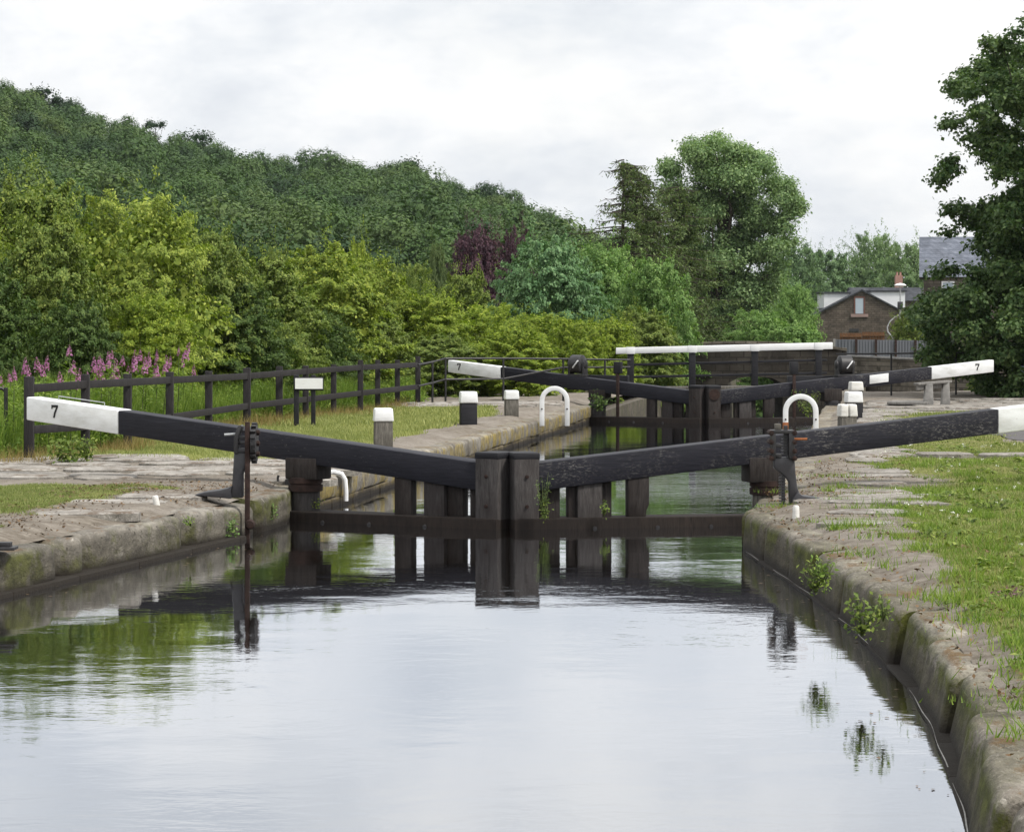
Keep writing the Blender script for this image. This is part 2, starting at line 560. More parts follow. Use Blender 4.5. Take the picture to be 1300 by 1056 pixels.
def grass_l(X, Y):
    off = eL(Y) - X
    n = (fbm(X, Y, 1.7, 3) - 0.5)
    near = sstep(0, 0.5, off - 1.05 + n * 1.3) * sstep(31.0, 30.0, Y + n * 2)
    far = sstep(0, 0.3, off - 0.85 + n * 0.5) * sstep(35.4, 36.1, Y + n * 1.2) * sstep(57.5, 56, Y + n * 2 + 4 * sstep(1.2, 0.2, off - .6))
    return np.clip(near + far, 0, 1)


def m_ground(name):
    t = NT(name)
    v = t.coords('Object')
    n1 = t.noise(v, 1.1, 6, 0.65)
    n2 = t.noise(v, 7.0, 8, 0.72)
    n3 = t.noise(v, 38.0, 5, 0.75)
    dirt = t.ramp(n2, [(0.28, (0.080, 0.064, 0.050)), (0.5, (0.165, 0.142, 0.115)), (0.72, (0.29, 0.26, 0.22))])
    dirt = t.mix(t.ramp(n1, [(0.4, 0.0), (0.65, 0.75)]), dirt, t.ramp(n3, [(0.3, (0.17, 0.15, 0.13)), (0.7, (0.34, 0.31, 0.275))]))
    dirt = t.mix(t.ramp(n3, [(0.60, 0.0), (0.70, 0.7)]), dirt, (0.085, 0.05, 0.028))
    gr = t.ramp(n2, [(0.3, (0.055, 0.065, 0.018)), (0.55, (0.13, 0.145, 0.04)), (0.75, (0.21, 0.21, 0.075))])
    dry = t.ramp(n2, [(0.3, (0.15, 0.13, 0.055)), (0.55, (0.27, 0.24, 0.095)), (0.75, (0.36, 0.31, 0.14))])
    gr = t.mix(t.math('MULTIPLY', t.attr('dry'), t.ramp(n1, [(0.3, 0.5), (0.6, 1.0)])), gr, dry)
    g = t.math('ADD', t.attr('grass'), t.math('MULTIPLY', t.math('SUBTRACT', n2, 0.5), 0.9))
    c = t.mix(t.ramp(g, [(0.35, 0.0), (0.6, 1.0)]), dirt, gr)
    t.bump(t.mix(0.5, n2, n3), 1.0, 0.03)
    return t.done(c, 0.92, 0.1)


M['ground'] = m_ground('bank_soil_and_turf')


def bank(name, side):
    ys = np.concatenate([np.arange(-6, 10, 1.0), np.arange(10, 40, 0.16), np.arange(40, 70, 0.35), np.arange(70, 130, 4), [150, 200, 260, 330, 400]])
    us = np.concatenate([np.arange(0.20, 3.2, 0.09), np.arange(3.2, 7, 0.3), [7.6, 8.5, 10, 12, 15, 20, 28, 40, 60, 90, 130, 180]])
    Y, U = np.meshgrid(ys, us, indexing='ij')
    if side < 0:
        X = eL(Y) - U
        g = grass_l(X, Y)
        dry = np.where(Y > 35, 0.75, 0.15)
    else:
        X = eR(Y) + U
        g = grass_r(X, Y)
        dry = np.full(X.shape, 0.25)
    Z = landz(X, Y, U)
    if side > 0:
        X, Y, Z, g, dry = [a[:, ::-1] for a in (X, Y, Z, g, dry)]
    me = grid_mesh(name, X[:, ::-1], Y[:, ::-1], Z[:, ::-1], {'grass': g[:, ::-1], 'dry': dry[:, ::-1]})
    o = link_mesh(name, me, M['ground'])
    return tag(o, kind='structure')


bank('left_bank_ground', -1)
bank('right_bank_ground', 1)

t = NT('valley_grass')
n = t.noise(t.coords('Object'), 0.05, 6, 0.6)
M['valley'] = t.done(t.ramp(n, [(0.3, (0.04, 0.06, 0.02)), (0.7, (0.08, 0.10, 0.035))]), 0.95, 0.1)
gx, gy = np.meshgrid(np.linspace(-1000, 1000, 40), np.linspace(-60, 1400, 40), indexing='ij')
tag(link_mesh('valley_ground', grid_mesh('valley_ground', gx, gy, np.full(gx.shape, -2.9)), M['valley']), kind='structure')


# ---- water
def m_water(name, s=1.0):
    t = NT(name)
    v = t.coords('Object', (0.75, 1.0, 1.0))
    big = t.noise(v, 0.45, 2, 0.5, 0.4)
    mid = t.noise(v, 2.6, 3, 0.55, 0.5)
    fine = t.noise(v, 11.0, 3, 0.6)
    # breeze patches: calmer and rougher water
    pat = t.ramp(t.noise(t.coords('Object', (0.25, 0.5, 1)), 0.8, 3, 0.6), [(0.35, 0.25), (0.65, 1.0)])
    h = t.math('ADD', t.math('MULTIPLY', mid, 0.7), t.math('MULTIPLY', fine, 0.22))
    h = t.math('MULTIPLY', h, pat)
    h = t.math('ADD', h, t.math('MULTIPLY', big, 1.7))
    bp = t.new('ShaderNodeBump')
    bp.inputs['Strength'].default_value = 1.0
    bp.inputs['Distance'].default_value = 0.0042 * s
    t.link(h, bp.inputs['Height'])
    b = t.bsdf
    b.inputs['Base Color'].default_value = (0.020, 0.015, 0.010, 1)
    b.inputs['Roughness'].default_value = 0.02
    b.inputs['IOR'].default_value = 1.33
    t.link(bp.outputs[0], b.inputs['Normal'])
    gl = t.new('ShaderNodeBsdfGlossy')
    gl.inputs['Roughness'].default_value = 0.025
    gl.inputs['Color'].default_value = (0.82, 0.85, 0.905, 1)
    t.link(bp.outputs[0], gl.inputs['Normal'])
    fr = t.new('ShaderNodeFresnel')
    fr.inputs['IOR'].default_value = 1.5
    t.link(bp.outputs[0], fr.inputs['Normal'])
    mx = t.new('ShaderNodeMixShader')
    t.link(t.ramp(fr.outputs[0], [(0.02, 0.0), (0.45, 0.68), (0.75, 0.90), (1.0, 0.96)]), mx.inputs[0])
    t.link(b.outputs[0], mx.inputs[1])
    t.link(gl.outputs[0], mx.inputs[2])
    t.link(mx.outputs[0], t.out.inputs['Surface'])
    return t.mat


M['water'] = m_water('canal_water_surface')
ZWL = 0.055
G2 = Vector((4.186, 59.8, 0))
G1 = Vector((-0.04, 29.7, 0))
wm = MB()
wm.add([(-16, -8, ZWL), (6, -8, ZWL), (13, 61.6, ZWL), (G2.x + .978 * 3.2, G2.y + .211 * 3.2, ZWL), (G2.x, G2.y + .05, ZWL), (G2.x - .885 * 3.2, G2.y + .467 * 3.2, ZWL), (-6, 62.5, ZWL)],
       [(0, 1, 2, 3, 4, 5, 6)])
tag(wm.build('canal_water', M['water']), kind='structure')
wm = MB()
wm.add([(1.5, 60.5, -2.0), (14, 60.5, -2.0), (62, 400, -2.0), (42, 400, -2.0)], [(0, 1, 2, 3)])
tag(wm.build('lower_canal_water', M['water']), kind='structure')


# ---- walls with coping stones
def coping_block(mb_name, edge, side, y0, y1, prof, mat, parent, rng, amp=0.02, gap=0.012, el=0.07, ed=0.055):
    step = 0.13
    n = max(4, int((y1 - y0) / step))
    ys = np.linspace(y0 + gap, y1 - gap, n)
    ys = np.sort(np.concatenate([ys, [y0 + gap + el * .25, y1 - gap - el * .25, y0 + gap + el * .6, y1 - gap - el * .6]]))
    pu = np.array([p[0] for p in prof])
    pz = np.array([p[1] for p in prof])
    sh, dz, tilt = rng.normal(0, amp * 1.1), rng.normal(0, amp * .6), rng.normal(0, 0.02)
    so = rng.rand() * 50
    vs, fs = [], []
    m = len(prof)
    for i, y in enumerate(ys):
        e = float(edge(y))
        endf = min(1.0, (min(y - y0, y1 - y) - gap) / el)
        ins = (1 - max(0, endf)) ** 2 * ed
        for j in range(m):
            nn = fbm(y * 1.0 + so, pz[j] * 1.0 + pu[j] * 1.0, 0.9, 2) - 0.5
            n2 = fbm(y + so + 9, pz[j] * 1.5 - pu[j] * 1.5, 3.2, 3) - 0.5
            cx = 0.33 - pu[j]
            u = pu[j] + ins * (1 if pu[j] < 0.3 else 0) + sh + float(nn) * amp * 2.0 + float(n2) * amp * .9
            z = pz[j] - ins * .6 * (1 if pz[j] > 0.2 and pu[j] < .3 else 0) + (dz + tilt * cx + float(n2) * amp * 1.4 + float(nn) * amp) * (1 if pz[j] > 0.05 else 0)
            vs.append((e + side * u, y, z))
    k = len(ys)
    for i in range(k - 1):
        for j in range(m - 1):
            a = i * m + j
            fs.append((a, a + 1, a + 1 + m, a + m))
    fs.append(tuple(range(m)))
    fs.append(tuple((k - 1) * m + j for j in range(m - 1, -1, -1)))
    mb = MB()
    mb.add(vs, fs)
    o = mb.build(mb_name, mat, parent, smooth=True)
    return o


def rprof(r, top, back, bot=-0.35, face=0.0, n=5, batter=0.0):
    if batter:
        pts = [(-.01, bot), (0.0, 0.0)] + [(batter * q, (top - r) * q) for q in (.25, .5, .75, 1.0)]
        pts += [(batter + r - r * math.cos(math.pi / 2 * i / n), top - r + r * math.sin(math.pi / 2 * i / n)) for i in range(1, n + 1)]
        b0 = batter + r
        w = max(.08, back - b0)
        return pts + [(b0 + w * .35, top + .004), (b0 + w * .7, top + .003), (b0 + w, top - .005), (b0 + w, top - .2)]
    pts = [(face + 0.02, bot), (face + 0.01, 0.0)] + [(face, (top - r) * q) for q in (.25, .5, .75)] + [(face, top - r)]
    for i in range(1, n + 1):
        a = math.pi / 2 * i / n
        pts.append((face + r - r * math.cos(a), top - r + r * math.sin(a)))
    w = back - face - r
    pts += [(face + r + w * 0.35, top + 0.004), (face + r + w * 0.7, top + 0.003), (back, top - 0.005), (back, top - 0.2)]
    return pts


def wall_strip(edge, side, y0, y1, z0, z1, inset, thick=0.5, step=1.0):
    mb = MB()
    ys = np.arange(y0, y1 + 0.001, step)
    if ys[-1] < y1:
        ys = np.append(ys, y1)
    for a, b in zip(ys[:-1], ys[1:]):
        p = [(float(edge(y)) + side * u, y, z) for z in (z0, z1) for y, u in ((a, inset), (b, inset), (b, inset + thick), (a, inset + thick))]
        mb.hexa(p)
    return mb


rng = np.random.RandomState(11)
wl = thing('canal_wall', 'low stone canal wall of big worn blocks along the left bank in front of the gate', 'canal wall', (0, 0, 0))
wall_strip(eL, -1, -5, 30.9, -1.6, -0.05, 0.04).build('masonry', M['masonry'], wl)
ledge = wall_strip(eL, -1, 14, 28.2, -0.3, 0.095, -0.11, 0.3, 1.4)
ledge.build('ledge', M['masonry'], wl, bevel=0.015)
js = [-5, -3, -1, 1, 3, 5, 7, 9, 11, 12.6, 14.3, 15.6, 17.5, 18.9, 20.6, 22.2, 23.65, 24.3, 26.85, 28.25, 28.95, 29.15, 30.4, 31.2]
for a, b in zip(js[:-1], js[1:]):
    if abs(a - 28.95) < 0.01:
        continue
    coping_block('coping_stone', eL, -1, a, b, rprof(rng.uniform(.05, .09), 0.42 if a < 28 else 0.41, rng.uniform(.62, .85)), M['coping_l'], wl, rng, 0.020, .014, .24 if a < 28 else .06, .20 if a < 28 else .04)

wr = thing('canal_wall', 'mossy rounded stone canal wall curving along the right bank in the foreground', 'canal wall', (0, 0, 0))
wall_strip(eR, 1, -5, 30.2, -1.6, -0.05, 0.05).build('masonry', M['masonry'], wr)
js = [-5, -3, -1, 1, 3, 5, 6.4, 7.6, 8.8, 9.9, 10.9, 12.1, 13.4, 14.9, 16.5, 17.9, 19.7, 20.9, 22.6, 23.9, 25.6, 27.15]
for a, b in zip(js[:-1], js[1:]):
    coping_block('coping_stone', eR, 1, a, b, rprof(rng.uniform(.075, .12), 0.42 + rng.normal(0, .014), float(interp([(0, .32), (13, .32), (18, .48), (22, .8)], a)) + rng.uniform(-.03, .05), batter=float(interp([(10, .075), (15, .07), (20, .04), (26, .02)], a))), M['coping_r'], wr, rng, 0.014, .010, .06, .035)
coping_block('coping_stone', eR, 1, 27.2, 28.6, rprof(.1, 0.40, .9), M['coping_r'], wr, rng)
coping_block('coping_stone', eR, 1, 28.65, 29.9, rprof(.08, 0.36, .9), M['coping_r'], wr, rng)
wall_strip(eR, 1, 8, 26.5, -0.3, 0.066, -0.035, 0.2, 1.1).build('ledge', M['masonry'], wr, bevel=0.012)
lime = MB()
ly = np.arange(8, 26.6, 0.16)
lx = [float(eR(y)) - 0.027 + 0.006 * math.sin(y * 1.1) + 0.004 * math.sin(y * 5.1) for y in ly]
for i in range(len(ly) - 1):
    if vnoise(ly[i], 3.3, 1.1) < .3:
        continue
    wd = .0022 + .0014 * math.sin(ly[i] * 3.7)
    wd2 = .0022 + .0014 * math.sin(ly[i + 1] * 3.7)
    lime.add([(lx[i] - wd, ly[i], .0705), (lx[i] + wd, ly[i], .0705), (lx[i + 1] + wd2, ly[i + 1], .0705), (lx[i + 1] - wd2, ly[i + 1], .0705)], [(0, 1, 2, 3)])
lime.build('lime_line', M['lime'], wr)

for side, edge, nm, ya, lab in ((-1, eL, 'left', 31.2, 'long sandstone lock chamber wall with yellow moss left of the water between the gates'),
                                (1, eR, 'right', 30.6, 'lock chamber wall right of the water between the two pairs of gates')):
    w = thing('lock_wall', lab, 'lock wall', (0, 0, 0))
    mb = MB()
    ys = np.arange(ya, 60.9, 0.62)
    for k, (a, b) in enumerate(zip(ys[:-1], ys[1:])):
        for c, (z0, z1) in enumerate(((-1.2, 0.0), (0.0, 0.155))):
            d = rng.uniform(-.012, .012)
            p = [(float(edge(y)) + side * (u + d), y, z) for z in (z0 + .006, z1 - .006) for y, u in ((a + .006, .02), (b - .006, .02), (b - .006, .5), (a + .006, .5))]
            mb.hexa(p)
    mb.build('masonry', M['chamber'], w, bevel=0.012, seg=1)
    wall_strip(edge, side, ya, 60.9, -1.3, 0.2, 0.06).build('backing', M['masonry'], w)
    y = ya
    while y < 60:
        L = rng.uniform(1.0, 1.7)
        coping_block('coping_stone', edge, side, y, min(y + L, 60.8), [(.02, .158), (0, .20)] + rprof(.06, .42, rng.uniform(.68, .8))[5:], M['chamber_top'], w, rng, 0.012)
        y += L
# walls below the lower gates
w = thing('canal_wall', 'stone wall of the lower canal beyond the far gates', 'canal wall', (0, 0, 0))
wall_strip(eL, -1, 61.2, 130, -3, 0.2, 0.0, 0.6, 3).build('masonry', M['wallstone'], w)
wall_strip(eR, 1, 61.2, 130, -3, 0.2, 0.0, 0.6, 3).build('masonry', M['wallstone'], w)


# ---- paving: irregular flagstones
def slab(mb, cx, cy, w, l, z, rng, th=0.07):
    n = 9
    a0 = rng.rand() * 0.3
    pts = []
    for k in range(n):
        a = 2 * math.pi * k / n + a0
        c, s = math.cos(a), math.sin(a)
        q = 1 / max(abs(c), abs(s)) ** 0.8
        pts.append((cx + c * q * w / 2 * rng.uniform(.88, 1.06), cy + s * q * l / 2 * rng.uniform(.88, 1.06)))
    t = rng.normal(0, 0.006, 2)
    vs = [(x, y, z - th) for x, y in pts]
    vs += [(x, y, z + (x - cx) * t[0] + (y - cy) * t[1]) for x, y in pts]
    vs += [(lerp(x, cx, .12), lerp(y, cy, .12), z + .012 + (x - cx) * t[0] + (y - cy) * t[1]) for x, y in pts]
    fs = []
    for k in range(n):
        j = (k + 1) % n
        fs += [(k, j, n + j, n + k), (n + k, n + j, 2 * n + j, 2 * n + k)]
    fs.append(tuple(2 * n + k for k in range(n)))
    mb.add(vs, fs)


def lz(X, Y):
    off = float(eL(Y)) - X if X < float(eL(Y)) else X - float(eR(Y))
    return float(landz(X, Y, max(off, 0.4)))


mb = MB()
y = 31.5
while y < 35.7:
    l = rng.uniform(.5, .8)
    x = -9.0
    while x < float(eL(y)) - 0.75:
        w = rng.uniform(.6, 1.5)
        if rng.rand() < 0.9:
            slab(mb, x + w / 2, y + l / 2 + rng.normal(0, .03), w * .97, l * .95, lz(x + w / 2, y + l / 2) + .016, rng)
        x += w
    y += l
for y in np.arange(57.3, 60.5, .7):
    x = float(eL(y)) - 7
    while x < float(eL(y)) - .9:
        w = rng.uniform(.7, 1.4)
        slab(mb, x + w / 2, y, w * .97, .68, lz(x + w / 2, y) + .03, rng)
        x += w
for px_, py_ in ((150, 640), (205, 634), (110, 655)):
    p = P(px_, py_, .45)
    slab(mb, p.x, p.y, rng.uniform(.7, 1.2), rng.uniform(.5, .8), lz(p.x, p.y) + .008, rng)
tag(mb.build('left_bank_paving', M['flag'], smooth=True), kind='structure')

mb = MB()
y = 27.2
while y < 57:
    x = float(eR(y)) + .82
    lim = float(eR(y)) + float(interp([(26, .9), (27.5, 1.5), (34, 1.2), (37, 1.0), (53, 1.1), (55, 5)], y))
    l = rng.uniform(.55, .95)
    while x < lim:
        w = rng.uniform(.5, 1.0)
        if rng.rand() < 0.82:
            slab(mb, x + w / 2, y + l / 2, w * .95, l * .93, lz(x + w / 2, y + l / 2) + .014, rng)
        x += w
    y += l
for x in np.arange(4.6, 9.5, .75):
    slab(mb, x + .37 + rng.normal(0, .05), 36.6 + (x - 4.5) * .05 + rng.normal(0, .05), .74, rng.uniform(.5, .75), lz(x, 36.6) + .035, rng)
for px_, py_, w, l in ((1180, 631, .55, .3), (1128, 640, 1.2, .6), (1105, 655, .8, .5), (1060, 640, .9, .6), (1110, 606, .9, .5), (1085, 668, .7, .5)):
    p = P(px_, py_, .45)
    slab(mb, p.x, p.y, w, l, lz(p.x, p.y) + .006, rng)
y = 55.2
while y < 62:
    x = float(eR(y)) + .9
    while x < float(eR(y)) + 9:
        w = rng.uniform(.7, 1.4)
        slab(mb, x + w / 2, y, w * .97, .68, lz(x + w / 2, y) + .03, rng)
        x += w
    y += .7
tag(mb.build('right_bank_paving', M['flag'], smooth=True), kind='structure')

t = NT('tarmac')
v = t.coords('Object')
n = t.noise(v, 60, 5, 0.8)
n1 = t.noise(v, 1.5, 4, 0.6)
t.bump(n, 0.8, 0.01)
M['tarmac'] = t.done(t.mix(t.ramp(n1, [(.4, 0.0), (.7, .5)]), t.ramp(n, [(.35, (.055, .053, .055)), (.65, (.15, .145, .15))]), (.13, .115, .10)), 0.9, 0.15)
ys, us = np.linspace(39.6, 51, 60), np.linspace(0, 1, 30)
Yg, Ug = np.meshgrid(ys, us, indexing='ij')
x0 = 7.5 + (vnoise(Yg, Yg * 0, .9) - .5) * .7 + 1.3 * np.abs((Yg - 45) / 6) ** 3
Xg = x0 + Ug * 6
tag(link_mesh('tarmac_path', grid_mesh('tarmac_path', Xg[:, ::-1], Yg[:, ::-1], (landz(Xg, Yg, Xg - eR(Yg)) + .012)[:, ::-1]), M['tarmac']), kind='structure')


# ================================================================== LOCK GATES
DL, DR = Vector((-0.885, 0.467, 0)), Vector((0.978, 0.211, 0))


def seven(x, z, h, y0, y1, flip):
    """the numeral as strokes; flip mirrors it so it reads from upstream"""
    w = h * 0.62
    pts = [(-.5, 1), (.5, 1), (.5, .84), (.16, .38), (.0, 0), (-.24, 0), (-.08, .42), (.24, .82), (-.34, .82), (-.34, .70), (-.5, .70)]
    mb = MB()
    mb.prism([(x + flip * px * w, z + pz * h) for px, pz in pts], y0, y1)
    return mb


def t_left(px, G):
    a = (px - CX) / F
    return (G.x - a * G.y) / (.885 + .467 * a)


def t_right(px, G):
    a = (px - CX) / F
    return (a * G.y - G.x) / (.978 - .211 * a)


def lock_gate(side, G, tw, tend, label, far, seven_t=None, post_h=0.857):
    d = DL if side < 0 else DR
    f = 1 if side < 0 else -1
    root = thing('lock_gate', label, 'lock gate', G, math.atan2(d.y, d.x), 'lock gates across the canal')

    def zt(x):
        return 0.735 + (1.40 - 0.735) * x / 6.5

    def zb(x):
        return 0.433 + (1.125 - 0.433) * x / 6.4

    def hx(x):
        return 0.175 - 0.045 * x / 6.4

    def beam(xa, xb, grow=0.0, n=1):
        mb = MB()
        xs = np.linspace(xa, xb, n + 1)
        for a, b in zip(xs[:-1], xs[1:]):
            mb.hexa([(a, -hx(a) - grow, zb(a) - grow), (b, -hx(b) - grow, zb(b) - grow), (b, hx(b) + grow, zb(b) - grow), (a, hx(a) + grow, zb(a) - grow),
                     (a, -hx(a) - grow, zt(a) + grow), (b, -hx(b) - grow, zt(b) + grow), (b, hx(b) + grow, zt(b) + grow), (a, hx(a) + grow, zt(a) + grow)])
        return mb
    bm_ = beam(0.30, tw).build('balance_beam', M['black_scuffed' if side > 0 else 'black'], root, bevel=0.014)
    beam(tw, tend, 0.003).build('white_end', M['white'], bm_, bevel=0.014)
    if seven_t:
        yy = sorted((f * (hx(seven_t) + .0035), f * (hx(seven_t) + .009)))
        seven(seven_t, lerp(zb(seven_t), zt(seven_t), .28), .15, yy[0], yy[1], f * -1).build('numeral', M['numeral'], bm_)
    if side < 0 and not far:
        h = MB()
        h.tube([(5.98, f * .02, zt(5.98)), (5.98, f * .02, zt(5.98) + .055), (5.32, f * .02, zt(5.32) + .055), (5.32, f * .02, zt(5.32))], 0.006, 6)
        h.build('grab_wire', M['steel'], bm_)
    # mitre post
    y0, y1 = sorted((f * .205, -f * .16))
    MB().box(0.02, 0.30, y0, y1, -1.9, post_h).build('mitre_post', M['board_pale'] if not far else M['board'], root, bevel=0.022)
    y0, y1 = sorted((f * .210, -f * .165))
    MB().box(0.014, 0.306, y0, y1, post_h - .055, post_h + .02).build('post_cap', M['black_clean'], root, bevel=0.018)
    for zz in (.30, .62):
        bo = MB()
        bo.lathe([(.0, 0), (.02, 0), (.02, .014), (.0, .018)], (.16, f * .205 - (.0 if f > 0 else .018), zz), 8, 'y')
        bo.build('bolt', M['rust'], root)
    if far and side > 0:
        wa = MB()
        wa.lathe([(.0, 0), (.12, 0), (.12, .012), (.09, .02), (.0, .02)], (.15, f * .205 - (.0 if f > 0 else .02), .68), 20, 'y')
        wa.build('round_plate', M['rust'], root, smooth=True)
    # bottom rail
    y0, y1 = sorted((f * .235, -f * .15))
    rail = MB()
    rail.box(0.018, 2.72, y0, y1, -0.9, 0.17)
    rl = rail.build('bottom_rail', M['rail_brown'], root, bevel=0.02)
    for x in (0.9, 1.6, 2.2):
        bolts = MB()
        bolts.lathe([(.0, 0), (.022, 0), (.022, .015), (.0, .02)], (x, f * .235 - (.0 if f > 0 else .02), .06), 8, 'y')
        bolts.build('bolt', M['iron'], rl)
    # planks between rail and beam
    if side < 0:
        rows = [(509, 531, .03, .15, 'board'), (545, 571, .0, .13, 'board_pale'), (571.5, 592, -.05, .07, 'board'), (602, 611, -.02, .10, 'board')]
        tf = t_left
    else:
        rows = [(683, 709, -.06, .08, 'board'), (719, 729, -.04, .09, 'board'), (729.5, 761, .0, .14, 'board_pale'), (761.5, 775, -.08, .06, 'board'), (793, 820, .02, .15, 'board')]
        tf = t_right
    for i, (pa, pb, ya, yb, mt) in enumerate(rows):
        xa, xb = sorted((tf(pa, G1), tf(pb, G1)))
        y0, y1 = sorted((f * ya, f * yb))
        b = MB()
        if side > 0 and i == 4:
            b.prism([(xa, .14), (xb - .04, .14), (xb - .03, .24), (xb, .30), (xb, zb(xb) + .04), (xa, zb(xa) + .04)], y0, y1)
        else:
            b.box(xa, xb, y0, y1, -.2, (zb(xa) + zb(xb)) / 2 + .04)
        b.build('gate_plank', M[mt], root, bevel=0.012)
    # heel post
    xc, r = (2.57, .165) if side < 0 else (2.90, .155)
    hp = MB()
    hp.lathe([(r * .98, -1.2), (r, 0.1), (r * .97, .48), (r * .9, .56)], (xc, 0, 0), 20)
    hb = hp.build('heel_post', M['weathered' if side > 0 else 'board_pale'], root, smooth=True)
    mb = MB()
    mb.box(xc - .24, xc + .17, -.17, .17, .52, zb(xc) + .05)
    mb.build('heel_block', M['board'], root, bevel=0.02)
    mb = MB()
    mb.lathe([(r + .005, .38), (r + .028, .385), (r + .03, .455), (r + .012, .46), (r + .012, .47), (r + .028, .475), (r + .028, .535), (r + .002, .54)], (xc, 0, 0), 20)
    mb.build('iron_collar', M['rust'] if not far else M['iron_grey'], root, smooth=True)
    if far:
        # plank on edge behind the beam, winding gear and paddle rod
        ba = MB()
        y0, y1 = sorted((-f * .20, -f * .30))
        ba.box(1.95, 3.45 if side < 0 else 3.25, y0, y1, .74, 1.07)
        ba.build('walkway_plank', M['black_clean'], root, bevel=.012)
        xp = 2.0 if side < 0 else (t_right(1004.5, G2))
        po = MB()
        y0, y1 = sorted((f * .13, f * .24))
        po.box(xp - .09, xp + .09, y0, y1, 1.12, 1.38)
        po.build('paddle_post', M['black_clean'], root, bevel=.012)
        rd = MB()
        y0, y1 = sorted((f * .185, f * .225))
        rd.box(xp - .035, xp + .035, y0, y1, -.4, 1.2)
        rd.build('paddle_rod', M['rust'], root, bevel=.008)
        xg = 3.08 if side < 0 else 3.18
        g = thing('dummy', None, None) if False else None
        dr = MB()
        c = (xg, 0, 1.315)
        dr.lathe([(.05, -.22), (.10, -.20), (.10, -.15), (.19, -.13), (.205, -.12), (.205, .13), (.185, .15), (.10, .16), (.10, .21), (.05, .22)], c, 24, 'x')
        drm = dr.build('winding_drum', M['iron'], root, smooth=True)
        fl = MB()
        fl.box(xg - .20, xg + .20, -.13, .13, zt(xg) - .02, zt(xg) + .05)
        for xx in (-.17, .17):
            fl.prism([(xg + xx - .03, zt(xg)), (xg + xx + .03, zt(xg)), (xg + xx + .02, 1.33), (xg + xx - .02, 1.33)], -.11, .11)
        fl.build('gear_bracket', M['iron'], root, bevel=.01)
        pw = MB()
        s = -1 if side > 0 else 1
        pw.bar((xg - s * .05, f * .207, 1.23), (xg + s * -.14 + s * .02, f * .213, 1.42), .05, .02) if False else None
        pw.bar((xg + s * .02, f * .215, 1.235), (xg - s * .11, f * .215, 1.40), .02, .055, (0, 1, 0))
        pw.build('locking_bar', M['white_metal'], root, bevel=.006)
        if side > 0:
            pl = MB()
            xa, xb = t_right(1101, G2), t_right(1125, G2)
            y0, y1 = sorted((f * (hx(xa) + .002), f * (hx(xa) + .016)))
            k = (zt(xb) - zt(xa)) / (xb - xa)
            pl.prism([(xa, zb(xa) + .06), (xb, zb(xb) + .06), (xb, zb(xb) + .25), (xa, zb(xa) + .25)], y0, y1)
            pl.build('notice_plate', M['white'], root, bevel=.005)
    return root


lock_gate(-1, G1, 5.04, 6.37, 'near lock gate with a white-ended black beam numbered 7 reaching left to the wooden fence', False, 5.95)
lock_gate(1, G1, 5.56, 6.95, 'near lock gate whose scuffed black beam rises to the right edge of the picture', False)
lock_gate(-1, G2, 4.95, 6.31, 'distant lock gate with a white beam end numbered 7 pointing left behind the white-capped posts', True, 6.02, .86)
lock_gate(1, G2, 5.15, 6.61, 'distant lock gate with a white notice plate on its beam, white end numbered 7', True, 6.22, .86)


# ---- ground paddle gear beside the near gates
def zpoly(pts, o, s, Y0, X0):
    out = []
    for x, y in pts:
        q = Q(o[0] + x / s, o[1] + y / s, Y0)
        out.append((q.x - X0, q.z))
    return out


